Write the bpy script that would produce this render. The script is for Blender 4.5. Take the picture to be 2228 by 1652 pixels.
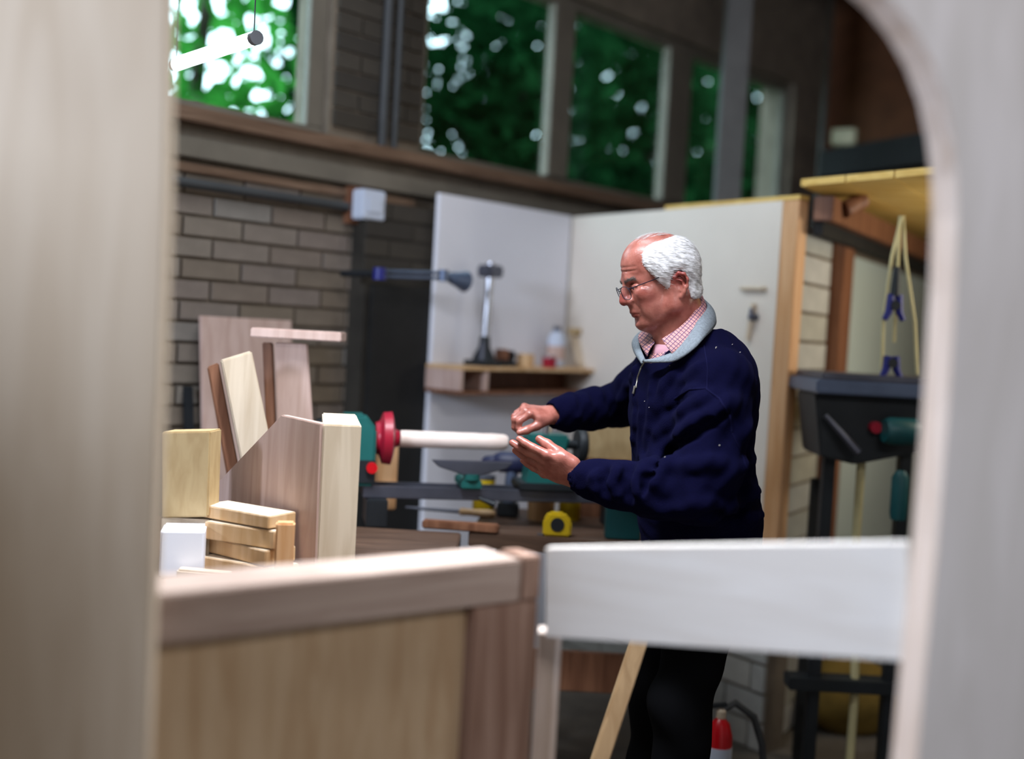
import bpy, bmesh, math, random
import numpy as np
from mathutils import Vector, Matrix
from mathutils.bvhtree import BVHTree
random.seed(7); np.random.seed(7)
V = Vector
for o in list(bpy.data.objects): bpy.data.objects.remove(o)
SC = bpy.context.scene; COL = SC.collection
# ------------------------------------------------------------------ camera
F = 2400.0; W, H = 2228.0, 1652.0
CZ = 1.38
PITCH = math.radians(2.5); ROLL = math.radians(3.2)
_f = V((0, math.cos(PITCH), -math.sin(PITCH))); _r = V((1, 0, 0)); _u = V((0, math.sin(PITCH), math.cos(PITCH)))
CR = _r*math.cos(ROLL) + _u*math.sin(ROLL); CU = _u*math.cos(ROLL) - _r*math.sin(ROLL); CF = _f
CAM = V((0, 0, CZ))
cd = bpy.data.cameras.new('camera'); cam = bpy.data.objects.new('camera', cd); COL.objects.link(cam)
cam.matrix_world = Matrix(((CR.x, CU.x, -CF.x, CAM.x), (CR.y, CU.y, -CF.y, CAM.y), (CR.z, CU.z, -CF.z, CAM.z), (0, 0, 0, 1)))
cd.sensor_fit = 'HORIZONTAL'; cd.sensor_width = 36; cd.lens = 36*F/W; cd.clip_start = 0.02; cd.clip_end = 200
cd.dof.use_dof = True; cd.dof.focus_distance = 2.66; cd.dof.aperture_blades = 8
cd.dof.aperture_fstop = (cd.lens/1000.0)/0.050
SC.camera = cam
SC.view_settings.view_transform = 'Standard'; SC.view_settings.look = 'None'
SC.view_settings.exposure = 0.0; SC.view_settings.gamma = 1; SC.view_settings.use_curve_mapping = False
# ------------------------------------------------------------------ world
wd = bpy.data.worlds.new('world'); SC.world = wd; wd.use_nodes = True
bg = wd.node_tree.nodes['Background']; bg.inputs[0].default_value = (0.66, 0.87, 1.0, 1); bg.inputs[1].default_value = 6.5
# ------------------------------------------------------------------ lights
def area(name, loc, to, sx, sy, power, color):
    d = bpy.data.lights.new(name, 'AREA'); d.shape = 'RECTANGLE'; d.size = sx; d.size_y = sy; d.energy = power; d.color = color
    o = bpy.data.objects.new(name, d); COL.objects.link(o); o.location = loc
    o.rotation_euler = (V(to) - V(loc)).to_track_quat('-Z', 'Y').to_euler(); return o
COOL = (0.70, 0.81, 1.0); WARM = (1.0, 0.84, 0.64)
area('daylight_door', (-3.0, -0.7, 2.3), (0.1, 2.4, 1.2), 0.65, 0.65, 165, COOL)
area('hanging_tubes', (-0.15, 2.12, 2.5), (-0.2, 2.05, 0), 1.3, 0.12, 40, (0.86, 0.92, 1.0)).data.spread = math.radians(105)
area('ceiling_tubes_front', (1.2, -0.6, 3.2), (0.9, 0.8, 0.6), 1.5, 0.3, 36, (0.98, 0.95, 0.95))
area('ceiling_tubes_middle', (-0.1, 2.7, 3.25), (0.1, 2.8, 0), 1.4, 0.2, 24, (0.9, 0.94, 1.0))
area('small_room_lamp', (2.0, 3.3, 1.6), (1.6, 4.0, 1.7), 0.4, 0.3, 10, (1.0, 0.92, 0.76))

# ------------------------------------------------------------------ placing helpers
def ray(px, py): return CF + CR*((px - W/2)/F) - CU*((py - H/2)/F)
def at(px, py, Y):
    d = ray(px, py); return CAM + d*(Y/d.y)
def onp(px, py, p0, n):
    d = ray(px, py); return CAM + d*((V(p0) - CAM).dot(V(n))/d.dot(V(n)))
def L(c): 
    c = c/255.0; return c/12.92 if c <= 0.04045 else ((c+0.055)/1.055)**2.4
def rgb(r, g, b): return (L(r), L(g), L(b), 1)
# ------------------------------------------------------------------ materials
MATS = {}
def newmat(name):
    m = bpy.data.materials.new(name); m.use_nodes = True; nt = m.node_tree
    b = nt.nodes['Principled BSDF']; MATS[name] = m; return m, nt, b
def N(nt, t, **kw):
    n = nt.nodes.new(t)
    for k, v in kw.items(): setattr(n, k, v)
    return n
def plain(name, c, rough=0.6, metal=0.0, var=0.12, scale=9.0, bump=0.0, bscale=60.0, spec=0.4):
    m, nt, b = newmat(name); tc = N(nt, 'ShaderNodeTexCoord')
    n = N(nt, 'ShaderNodeTexNoise'); n.inputs['Scale'].default_value = scale; n.inputs['Detail'].default_value = 5
    nt.links.new(tc.outputs['Object'], n.inputs['Vector'])
    r = N(nt, 'ShaderNodeValToRGB'); r.color_ramp.elements[0].position = 0.3; r.color_ramp.elements[1].position = 0.7
    r.color_ramp.elements[0].color = tuple(x*(1-var) for x in c[:3]) + (1,); r.color_ramp.elements[1].color = tuple(min(1, x*(1+var)) for x in c[:3]) + (1,)
    nt.links.new(n.outputs['Fac'], r.inputs['Fac']); nt.links.new(r.outputs['Color'], b.inputs['Base Color'])
    b.inputs['Roughness'].default_value = rough; b.inputs['Metallic'].default_value = metal; b.inputs['Specular IOR Level'].default_value = spec
    if bump:
        n2 = N(nt, 'ShaderNodeTexNoise'); n2.inputs['Scale'].default_value = bscale; n2.inputs['Detail'].default_value = 4
        nt.links.new(tc.outputs['Object'], n2.inputs['Vector'])
        bp = N(nt, 'ShaderNodeBump'); bp.inputs['Strength'].default_value = bump; bp.inputs['Distance'].default_value = 0.004
        nt.links.new(n2.outputs['Fac'], bp.inputs['Height']); nt.links.new(bp.outputs['Normal'], b.inputs['Normal'])
    return m
def wood(name, c1, c2, stretch=(1, 1, 12), rough=0.55, scale=3.0, plies=False, ply_c=None):
    """grain: noise stretched along one axis; plies: the striped edge of plywood"""
    m, nt, b = newmat(name); tc = N(nt, 'ShaderNodeTexCoord'); mp = N(nt, 'ShaderNodeMapping')
    mp.inputs['Scale'].default_value = tuple(12.0/s for s in stretch)
    nt.links.new(tc.outputs['Object'], mp.inputs['Vector'])
    n = N(nt, 'ShaderNodeTexNoise'); n.inputs['Scale'].default_value = scale; n.inputs['Detail'].default_value = 6; n.inputs['Distortion'].default_value = 0.8
    nt.links.new(mp.outputs['Vector'], n.inputs['Vector'])
    r = N(nt, 'ShaderNodeValToRGB'); r.color_ramp.elements[0].position = 0.35; r.color_ramp.elements[1].position = 0.65
    r.color_ramp.elements[0].color = c1; r.color_ramp.elements[1].color = c2
    nt.links.new(n.outputs['Fac'], r.inputs['Fac'])
    out = r.outputs['Color']
    big = N(nt, 'ShaderNodeTexNoise'); big.inputs['Scale'].default_value = 2.2; nt.links.new(tc.outputs['Object'], big.inputs['Vector'])
    mx = N(nt, 'ShaderNodeMix', data_type='RGBA'); mx.blend_type = 'MULTIPLY'; mx.inputs['Factor'].default_value = 0.35
    nt.links.new(out, mx.inputs['A']); nt.links.new(big.outputs['Fac'], mx.inputs['B'])
    br = N(nt, 'ShaderNodeValToRGB'); br.color_ramp.elements[0].color = (0.75, 0.72, 0.7, 1); br.color_ramp.elements[1].color = (1, 1, 1, 1)
    br.color_ramp.elements[0].position = 0.35; br.color_ramp.elements[1].position = 0.6
    nt.links.new(big.outputs['Fac'], br.inputs['Fac']); nt.links.new(br.outputs['Color'], mx.inputs['B'])
    nt.links.new(mx.outputs['Result'], b.inputs['Base Color'])
    b.inputs['Roughness'].default_value = rough; b.inputs['Specular IOR Level'].default_value = 0.35
    bp = N(nt, 'ShaderNodeBump'); bp.inputs['Strength'].default_value = 0.15; bp.inputs['Distance'].default_value = 0.002
    nt.links.new(n.outputs['Fac'], bp.inputs['Height']); nt.links.new(bp.outputs['Normal'], b.inputs['Normal'])
    return m
def randomised(name, cols, rough=0.85):
    """colour picked per object, mottled: bricks and blocks"""
    m, nt, b = newmat(name); oi = N(nt, 'ShaderNodeObjectInfo'); r = N(nt, 'ShaderNodeValToRGB')
    r.color_ramp.interpolation = 'LINEAR'
    while len(r.color_ramp.elements) < len(cols): r.color_ramp.elements.new(0.5)
    for i, c in enumerate(cols): r.color_ramp.elements[i].position = i/(len(cols)-1); r.color_ramp.elements[i].color = c
    nt.links.new(oi.outputs['Random'], r.inputs['Fac'])
    tc = N(nt, 'ShaderNodeTexCoord'); n = N(nt, 'ShaderNodeTexNoise'); n.inputs['Scale'].default_value = 14; n.inputs['Detail'].default_value = 6
    nt.links.new(tc.outputs['Object'], n.inputs['Vector'])
    mr = N(nt, 'ShaderNodeMapRange'); mr.inputs['To Min'].default_value = 0.65; mr.inputs['To Max'].default_value = 1.25
    nt.links.new(n.outputs['Fac'], mr.inputs['Value'])
    mx = N(nt, 'ShaderNodeVectorMath', operation='SCALE'); nt.links.new(r.outputs['Color'], mx.inputs[0]); nt.links.new(mr.outputs['Result'], mx.inputs['Scale'])
    nt.links.new(mx.outputs['Vector'], b.inputs['Base Color']); b.inputs['Roughness'].default_value = rough
    bp = N(nt, 'ShaderNodeBump'); bp.inputs['Strength'].default_value = 0.5; bp.inputs['Distance'].default_value = 0.005
    nt.links.new(n.outputs['Fac'], bp.inputs['Height']); nt.links.new(bp.outputs['Normal'], b.inputs['Normal'])
    return m
M_PLY = wood('birch_plywood', rgb(194, 174, 150), rgb(206, 188, 166), (1, 1, 9), scale=2.0)
M_PLYH = wood('birch_plywood_cross', rgb(222, 214, 206), rgb(232, 226, 220), (9, 9, 1), scale=2.0)
M_PLYV = wood('lit_plywood_upright', rgb(216, 210, 206), rgb(228, 222, 220), (1, 1, 9), scale=2.0)  # copy of the birch ply, brighter cool light put into its colour
M_EDGE = wood('plywood_edge', rgb(196, 174, 158), rgb(222, 206, 196), (1, 1, 14), scale=4.0)
M_RAIL = wood('laminated_rail', rgb(156, 134, 122), rgb(180, 160, 148), (14, 14, 0.8), scale=3.5)
M_POST = wood('pine_post', rgb(132, 100, 84), rgb(160, 130, 114), (1, 1, 14))
M_LOWER = wood('warm_ply', rgb(186, 156, 122), rgb(204, 178, 146), (1, 1, 9))
M_PINE = wood('pine', rgb(200, 160, 112), rgb(222, 188, 146), (1, 1, 12))
M_PALE = wood('pale_timber', rgb(190, 172, 148), rgb(210, 194, 172), (1, 1, 12))
M_SPIN = wood('turned_beech', rgb(226, 206, 196), rgb(236, 220, 212), (12, 1, 1))
M_PINK = wood('pink_beech', rgb(182, 154, 142), rgb(200, 174, 164), (1, 1, 12))
M_BROWN = wood('brown_timber', rgb(104, 66, 46), rgb(134, 92, 68), (1, 1, 12))
M_TAN = wood('tan_fibreboard', rgb(172, 146, 104), rgb(186, 162, 120), (1, 1, 3))
M_YELLOW = wood('yellow_deck_board', rgb(206, 166, 84), rgb(224, 190, 112), (8, 2, 1))
M_ORANGE = wood('orange_pine', rgb(196, 146, 98), rgb(214, 170, 128), (1, 1, 12))
M_BENCH = wood('old_bench_top', rgb(66, 48, 38), rgb(92, 70, 56), (10, 1, 1))
M_WHITE = plain('white_painted_board', rgb(226, 226, 234), 0.65, var=0.03, scale=2)
M_PART = plain('off_white_partition', rgb(216, 207, 196), 0.7, var=0.05, scale=2.5)
M_GREENW = plain('pale_green_board', rgb(170, 182, 180), 0.7, var=0.05, scale=2)
M_MORTAR = plain('mortar', rgb(112, 101, 88), 0.95, var=0.2, bump=0.5)
M_DMORT = plain('dark_mortar', rgb(46, 42, 36), 0.95, var=0.25, bump=0.5)
M_BRICK = randomised('painted_brick', [rgb(114, 101, 87), rgb(126, 116, 105), rgb(122, 110, 102), rgb(117, 104, 88), rgb(132, 127, 121)])
M_DBRICK = randomised('dark_brick', [rgb(46, 41, 35), rgb(60, 54, 46), rgb(52, 46, 38)])
M_BLOCK = randomised('pale_block', [rgb(150, 152, 146), rgb(178, 178, 176), rgb(160, 158, 146)])
M_BLACK = plain('black_board', rgb(22, 22, 22), 0.8, var=0.3)
M_FRAME = plain('weathered_window_frame', rgb(104, 97, 86), 0.7, var=0.15, scale=6)
M_SILL = wood('brown_sill', rgb(92, 70, 54), rgb(122, 98, 80), (12, 12, 1))
M_DARK = plain('dark_ceiling', rgb(34, 32, 30), 0.9, var=0.2)
M_STEEL = plain('grey_steel_post', rgb(96, 94, 92), 0.6, 0.2, var=0.15)
M_CONC = plain('concrete_floor', rgb(92, 86, 78), 0.85, var=0.2, bump=0.4)
M_WBROWN = plain('brown_plaster', rgb(88, 54, 32), 0.9, var=0.2)
M_TEAL = plain('teal_machine_paint', rgb(26, 92, 88), 0.4, var=0.1)
M_IRON = plain('cast_iron', rgb(92, 94, 106), 0.4, 0.7, var=0.2)
M_DTEAL = plain('dark_teal_paint', rgb(18, 74, 78), 0.45, var=0.15)
M_DIRON = plain('dark_machine_metal', rgb(34, 38, 42), 0.5, 0.3, var=0.2)
M_RED = plain('red_paint', rgb(150, 20, 44), 0.35, var=0.08)
M_REDX = plain('red_cylinder_paint', rgb(186, 12, 24), 0.3, var=0.05)
M_YEL = plain('yellow_plastic', rgb(190, 160, 18), 0.4, var=0.05)
M_BLUEG = plain('blue_grey_metal', rgb(92, 104, 128), 0.35, 0.4, var=0.12)
M_NAVYP = plain('navy_plastic', rgb(38, 42, 74), 0.45, var=0.1)
M_BLUE = plain('blue_plastic', rgb(28, 32, 110), 0.4, var=0.08)
M_PLAST = plain('pale_plastic', rgb(190, 198, 214), 0.5, var=0.04)
M_ROPE = plain('pale_cord', rgb(190, 180, 136), 0.8, var=0.15)
M_RUB = plain('grey_rubber', rgb(58, 60, 62), 0.6, var=0.1)
M_CHROME = plain('dull_chrome', rgb(170, 172, 180), 0.25, 0.9, var=0.05)
M_BARK = plain('bark', rgb(56, 48, 40), 0.9, var=0.3)
m, nt, b = newmat('tube_glow'); b.inputs['Emission Color'].default_value = (0.85, 1, 1, 1); b.inputs['Emission Strength'].default_value = 9; b.inputs['Base Color'].default_value = (1, 1, 1, 1); M_REFL = m  # glow of the reflected tube in the left window
m, nt, b = newmat('window_glass'); M_GLASS = m
nt.nodes.remove(b); tr = N(nt, 'ShaderNodeBsdfTransparent'); gl = N(nt, 'ShaderNodeBsdfGlossy'); gl.inputs['Roughness'].default_value = 0.02
lw = N(nt, 'ShaderNodeLayerWeight'); lw.inputs['Blend'].default_value = .25; fr = N(nt, 'ShaderNodeMath', operation='MULTIPLY'); fr.inputs[1].default_value = .12; nt.links.new(lw.outputs['Facing'], fr.inputs[0]); mx = N(nt, 'ShaderNodeMixShader'); tr.inputs[0].default_value = (0.93, 0.98, 0.97, 1)
nt.links.new(fr.outputs[0], mx.inputs[0]); nt.links.new(tr.outputs[0], mx.inputs[1]); nt.links.new(gl.outputs[0], mx.inputs[2]); nt.links.new(mx.outputs[0], nt.nodes['Material Output'].inputs['Surface'])
def leafmat(name, c):
    m, nt, b = newmat(name); nt.nodes.remove(b); d = N(nt, 'ShaderNodeBsdfDiffuse'); t = N(nt, 'ShaderNodeBsdfTranslucent'); a = N(nt, 'ShaderNodeMixShader')
    g = N(nt, 'ShaderNodeNewGeometry'); r = N(nt, 'ShaderNodeValToRGB'); r.color_ramp.elements[0].color = tuple(x*0.35 for x in c[:3]) + (1,); r.color_ramp.elements[1].color = c
    nt.links.new(g.outputs['Random Per Island'], r.inputs['Fac'])
    for x in (d, t): nt.links.new(r.outputs['Color'], x.inputs['Color'])
    nt.links.new(d.outputs[0], a.inputs[1]); nt.links.new(t.outputs[0], a.inputs[2]); a.inputs[0].default_value = 0.4
    nt.links.new(a.outputs[0], nt.nodes['Material Output'].inputs['Surface']); return m
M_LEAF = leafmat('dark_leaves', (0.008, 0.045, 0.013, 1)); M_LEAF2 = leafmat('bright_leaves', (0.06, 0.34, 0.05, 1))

# ------------------------------------------------------------------ object helpers
def smooth(me, ang=None):
    me.polygons.foreach_set('use_smooth', [True]*len(me.polygons))
    if ang is not None:
        me.set_sharp_from_angle(angle=math.radians(ang))
class MB:
    """collects shapes in world coordinates"""
    def __init__(s): s.v = []; s.f = []
    def add(s, vs, fs):
        k = len(s.v); s.v += [tuple(v) for v in vs]; s.f += [tuple(i+k for i in f) for f in fs]; return s
    def prism(s, pts, ext):
        n = len(pts); pts = [V(p) for p in pts]; e = V(ext)
        nr = V((0, 0, 0))
        for i in range(n): nr += pts[i].cross(pts[(i+1) % n])
        if nr.dot(e) > 0: pts = pts[::-1]
        vs = pts + [p+e for p in pts]
        fs = [tuple(range(n)), tuple(range(2*n-1, n-1, -1))] + [((i+1) % n, i, n+i, n+(i+1) % n) for i in range(n)]
        return s.add(vs, fs)
    def obox(s, c, ax, ay, az):
        c = V(c); ax = V(ax); ay = V(ay); az = V(az)
        return s.prism([c-ax-ay-az, c+ax-ay-az, c+ax+ay-az, c-ax+ay-az], az*2)
    def box(s, x0, x1, y0, y1, z0, z1): return s.prism([(x0, y0, z0), (x1, y0, z0), (x1, y1, z0), (x0, y1, z0)], (0, 0, z1-z0))
    def tube(s, pts, r, n=12, cap=True):
        pts = [V(p) for p in pts]; rs = r if isinstance(r, (list, tuple)) else [r]*len(pts)
        rings = []; up = None
        for i, p in enumerate(pts):
            t = (pts[min(i+1, len(pts)-1)] - pts[max(i-1, 0)]).normalized()
            if up is None: up = t.orthogonal().normalized()
            up = (up - t*up.dot(t)).normalized(); w = t.cross(up)
            rings.append([p + (up*math.cos(2*math.pi*j/n) + w*math.sin(2*math.pi*j/n))*rs[i] for j in range(n)])
        vs = [q for rg in rings for q in rg]; fs = []
        for i in range(len(pts)-1):
            for j in range(n): fs.append((i*n+j, i*n+(j+1) % n, (i+1)*n+(j+1) % n, (i+1)*n+j))
        if cap: fs += [tuple(range(n-1, -1, -1)), tuple(range((len(pts)-1)*n, len(pts)*n))]
        return s.add(vs, fs)
    def lathe(s, p0, ax, prof, n=28):
        """prof: (distance along axis, radius)"""
        ax = V(ax).normalized(); u = ax.orthogonal().normalized(); w = ax.cross(u); p0 = V(p0); vs = []; fs = []
        for a, r in prof:
            r = max(r, 1e-4); vs += [p0 + ax*a + (u*math.cos(2*math.pi*j/n) + w*math.sin(2*math.pi*j/n))*r for j in range(n)]
        for i in range(len(prof)-1):
            for j in range(n): fs.append((i*n+j, i*n+(j+1) % n, (i+1)*n+(j+1) % n, (i+1)*n+j))
        fs += [tuple(range(n-1, -1, -1)), tuple(range((len(prof)-1)*n, len(prof)*n))]
        return s.add(vs, fs)
    def build(s, name, mat, parent=None, bevel=0.0, sm=None, label=None):
        off = wloc(parent) if parent is not None else V((0, 0, 0))
        base = None
        if parent is None:
            a = np.array(s.v); base = V(((a[:, 0].min()+a[:, 0].max())/2, (a[:, 1].min()+a[:, 1].max())/2, a[:, 2].min())); off = base
        me = bpy.data.meshes.new(name); me.from_pydata([tuple(V(v)-off) for v in s.v], [], s.f); me.validate(); me.update()
        bm = bmesh.new(); bm.from_mesh(me); bmesh.ops.recalc_face_normals(bm, faces=bm.faces)
        if bevel: bmesh.ops.bevel(bm, geom=list(bm.edges), offset=bevel, segments=2, affect='EDGES', clamp_overlap=True)
        bm.to_mesh(me); bm.free()
        if sm is not None: smooth(me, sm)
        elif bevel: smooth(me, 40)
        return link(name, me, mat, parent, base, label)
def wloc(o):
    p = V((0, 0, 0))
    while o is not None: p = p + o.location; o = o.parent
    return p
def link(name, me, mat, parent=None, loc=None, label=None):
    o = bpy.data.objects.new(name, me); COL.objects.link(o)
    if mat: me.materials.append(mat)
    if parent is not None: o.parent = parent
    if loc is not None: o.location = loc
    if label: o['label'] = label
    return o
def tag(o, label, cat, group=None, kind=None):
    o['label'] = label; o['category'] = cat
    if group: o['group'] = group
    if kind: o['kind'] = kind
    return o
def thing(name, loc, label, cat, group=None):
    o = bpy.data.objects.new(name, None); COL.objects.link(o); o.location = loc; o.empty_display_size = 0.05
    return tag(o, label, cat, group)
def struct(o, label=None):
    o['kind'] = 'structure'
    if label: o['label'] = label; o['category'] = o.name.split('_')[0]
    return o
def dupo(o, parent, loc, rotz=0, label=None):
    c = o.copy(); COL.objects.link(c); c.parent = parent; c.location = loc; c.rotation_euler = (0, 0, rotz)
    return c
ZV = V((0, 0, 1))
# ================================================================== ROOM
WB, WK = 0.95, 4.366
WT = V((WB, 1, 0)).normalized(); WN = V((1, -WB, 0)).normalized()      # along the window wall / out of it into the room
WO = V((WB*3.0-WK, 3.0, 0))
def wp(s, z, off=0.0): return WO + WT*s + ZV*z + WN*off
def ws(px, py, off=0.0):
    p = onp(px, py, WO + WN*off, WN); return (p-WO).dot(WT), p.z
ZS, ZT, ZC = 2.02, 2.83, 3.45
sA0 = ws(250, 150)[0]; sA1 = ws(722, 200)[0]; sB0 = ws(920, 200)[0]; sB1 = ws(1730, 250)[0]; sEnd = ws(1800, 300)[0]
S0, S1 = -4.5, sEnd
def wbox(mb, s0, s1, z0, z1, o0, o1): return mb.prism([wp(s0, z0, o0), wp(s1, z0, o0), wp(s1, z0, o1), wp(s0, z0, o1)], (0, 0, z1-z0))
mb = MB()
wbox(mb, S0, S1+.2, 0, ZS-0.03, -0.22, -0.012); wbox(mb, S0, S1+.2, ZT, ZC, -0.22, -0.012)
wbox(mb, S0, sA0, ZS-0.03, ZT, -0.22, -0.012); wbox(mb, sA1, sB0, ZS-0.03, ZT, -0.22, -0.012); wbox(mb, sB1, S1+.2, ZS-0.03, ZT, -0.22, -0.012)
wall_left = struct(mb.build('wall_left', M_MORTAR), 'brick wall with windows behind the lathe')
# bricks
def brick_mesh(l, h, d, name='brick'):
    m = MB(); m.box(-l/2, l/2, 0, d, -h/2, h/2); me = bpy.data.meshes.new(name); me.from_pydata(m.v, [], m.f)
    bm = bmesh.new(); bm.from_mesh(me); bmesh.ops.recalc_face_normals(bm, faces=bm.faces)
    bm.to_mesh(me); bm.free(); return me
BM = brick_mesh(0.208, 0.056, 0.014); BM.materials.append(M_BRICK)
BMh = brick_mesh(0.10, 0.056, 0.014); BMh.materials.append(M_BRICK)
BMD = brick_mesh(0.208, 0.056, 0.014); BMD.materials.append(M_DBRICK)
WANG = math.atan2(WT.y, WT.x); wl_loc = wloc(wall_left)
def lay(parent, me, s0, s1, z0, z1, pw=0.218, ph=0.067, off=0.003, ori=None, ang=None):
    """courses of bricks with broken joints; end bricks are cut to fit"""
    ori = ori or (lambda s, z, o: wp(s, z, o)); ang = WANG if ang is None else ang; pl = wloc(parent); k = 0; row = 0
    full = max(v.co.x for v in me.vertices)*2; z = z0 + ph/2
    while z < z1 - ph*0.3:
        s = s0 - (pw/2 if row % 2 else 0)
        while s < s1 - 0.02:
            a, b_ = max(s, s0), min(s + pw, s1)
            if b_ - a > 0.035:
                b = bpy.data.objects.new('brick', me); COL.objects.link(b); b.parent = parent; b.scale.x = (b_-a-(pw-full))/full
                b.location = ori((a+b_)/2, z, off + random.uniform(-0.003, 0.004)) - pl; b.rotation_euler = (random.uniform(-.01, .01), random.uniform(-.004, .004), ang); k += 1
            s += pw
        z += ph; row += 1
    return k
sP0 = ws(835, 760)[0]
nb = lay(wall_left, BM, ws(330, 600)[0]-.45, ws(812, 600)[0]+0.05, 1.02, 1.82)
nb += lay(wall_left, BMD, sA1+0.01, sB0, ZS+0.04, ZS+1.0)
# other walls, floor, ceiling
wallend = wp(S1, 0); BT = V((1, -WB, 0)).normalized()                 # back wall runs perpendicular
mb = MB(); e2 = wallend + BT*5.5
mb.prism([wallend+WN*-.01, e2, e2+WT*0.2, wallend+WT*0.2-WN*.01], (0, 0, ZC)); struct(mb.build('wall_back', M_WBROWN), 'dark brown end wall beyond the loft')
f0 = wp(S0, 0); corners = [f0, wallend, e2, V((4.8, -3.6, 0)), V((-3.6, -3.6, 0))]
mb = MB(); mb.prism([c - ZV*0.1 for c in [wp(S0, 0, -.2), wp(S1+.2, 0, -.2), e2+V((.4, .4, 0)), V((5.0, -3.8, 0)), V((-6.5, -3.8, 0))]], (0, 0, 0.1)); struct(mb.build('floor', M_CONC), 'dusty concrete workshop floor')
mb = MB(); mb.prism([c + ZV*ZC for c in [wp(S0, 0, -.2), wp(S1+.2, 0, -.2), e2+V((.4, .4, 0)), V((5.0, -3.8, 0)), V((-6.5, -3.8, 0))]], (0, 0, 0.1)); struct(mb.build('ceiling', M_DARK), 'dark workshop ceiling in shadow')
mb = MB(); mb.prism([V((-6.5, -3.8, 0)), V((5.0, -3.8, 0)), V((5.0, -3.6, 0)), V((-6.5, -3.6, 0))], (0, 0, ZC)); struct(mb.build('wall_front', M_PART))
mb = MB(); a = V((5.0, -3.8, 0)); mb.prism([a, e2+V((.4, .4, 0)), e2+V((.2, .4, 0)), a-V((.2, 0, 0))], (0, 0, ZC)); struct(mb.build('wall_right', M_PART))
mb = MB(); a = V((-6.5, -3.8, 0)); g = wp(S0, 0, -.2); mb.prism([a, g, g+V((.2, 0, 0)), a+V((.2, 0, 0))], (0, 0, ZC)); struct(mb.build('wall_side', M_PART))
# ceiling beams, dark
for k, s in enumerate((1.2, 2.6, 4.0)):
    mb = MB(); p = wp(s, ZC-0.16, 0); q = p + WN*6
    mb.prism([p, q, q+WT*0.09, p+WT*0.09], (0, 0, 0.16)); struct(mb.build('beam_%d' % (k+1), M_DARK))
# windows ---------------------------------------------------------------
def window(i, s0, s1, z0, z1, mull=(), fw=0.05, label=None, px_left=True):
    w = bpy.data.objects.new('window_%d' % i, None); COL.objects.link(w); w.location = wp((s0+s1)/2, z0, -0.06); w['kind'] = 'structure'; w['label'] = label; w['category'] = 'window'
    f = MB(); o0, o1 = -0.082, -0.045
    wbox(f, s0, s1, z0, z0+0.035, o0, o1); wbox(f, s0, s1, z1-0.045, z1, o0, o1)
    wbox(f, s0, s0+fw, z0+.035, z1-.045, o0, o1); wbox(f, s1-fw, s1, z0+.035, z1-.045, o0, o1)
    f.build('frame', M_FRAME, w, bevel=0.003)
    cuts = [s0+fw] + [c for m in mull for c in (m[0], m[1])] + [s1-fw]
    for m in mull:
        k = MB(); wbox(k, m[0], m[1], z0+.035, z1-.045, o0, o1+0.015); k.build('mullion', M_FRAME, w, bevel=0.003)
    for j in range(0, len(cuts), 2):
        g = MB(); wbox(g, cuts[j]+.001, cuts[j+1]-.001, z0+.036, z1-.046, -0.070, -0.066); g.build('pane', M_GLASS, w)
    return w
z1w = 2.83
window(1, sA0, sA1, ZS, z1w, fw=sA1-ws(690, 150)[0], label='left window with bright foliage behind it')
mu = [(ws(1213, 200)[0], ws(1256, 200)[0]), (ws(1463, 250)[0], ws(1512, 250)[0])]
window(2, sB0, sB1, ZS, z1w, mull=mu, fw=0.05, label='long window of three lights behind the partition')
# sill, ledges and pipes under the windows
mb = MB(); wbox(mb, S0, sB1+.4, ZS-0.05, ZS-0.003, -0.0115, 0.06); struct(mb.build('windowsill', M_SILL, bevel=0.006), 'brown timber sill under the windows')
mb = MB(); wbox(mb, S0, sB1+.4, ZS-0.155, ZS-0.09, -0.011, 0.035); struct(mb.build('trim_1', M_FRAME, bevel=0.004), 'upper ledge board below the sill')
mb = MB(); wbox(mb, S0, sP0+0.1, ZS-0.20, ZS-0.17, -0.011, 0.02); struct(mb.build('trim_2', M_SILL, bevel=0.004))
def pipe(name, pts, r, mat, label, cat='pipe', group=None):
    mb = MB(); mb.tube(pts, r, 10); return tag(mb.build(name, mat, sm=50), label, cat, group)
pipe('pipe', [wp(-1.2, ZS-0.235, 0.03), wp(ws(815, 445, 0.1)[0]-.065, ZS-0.235, 0.03)], 0.016, M_RUB, 'dark pipe running along the brick wall under the sill')
for k, (px, r) in enumerate(((826, .016), (852, .012))):
    s = ws(px, 150)[0]; pipe('pipe', [wp(s, ZS+0.0, 0.035), wp(s, ZC-.02, 0.035)], r, M_RUB, ['thicker dark upright pipe on the brick pier, the one nearer the left window', 'thinner dark upright pipe on the brick pier, nearer the long window'][k])
s = ws(708, 150)[0]
# steel post in front of the window and thin pipe further on
pz = V((at(1592, 250, 5.0).x, 5.0, 0)); mb = MB(); mb.box(pz.x-0.055, pz.x+0.055, pz.y-0.05, pz.y+0.05, 0, ZC-0.001); struct(mb.build('column_1', M_STEEL, bevel=0.004), 'grey steel post standing before the long window')
p = at(1792, 250, 6.0); pipe('pipe', [V((p.x, p.y, 1.0)), V((p.x, p.y, ZC-.02))], 0.014, M_STEEL, 'thin grey upright pipe right of the long window')
# electrical box on the wall
s, z = ws(815, 445, 0.1); t = thing('junction_box', wp(s, z-0.055, 0.0), 'small pale electrical box on the wall under the ledge', 'box')
mb = MB(); wbox(mb, s-0.052, s+0.052, z-0.055, z+0.05, 0.036, 0.10); mb.build('casing', M_PLAST, t, bevel=0.006)
mb = MB(); wbox(mb, s-0.03, s+0.03, z-0.03, z+0.025, 0.1005, 0.105); mb.build('cover_plate', M_PLAST, t, bevel=0.002)
mb = MB(); wbox(mb, s-0.06, s+0.06, z-0.07, z+0.06, 0.0, 0.035); mb.build('back_plate', M_BROWN, t)
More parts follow.
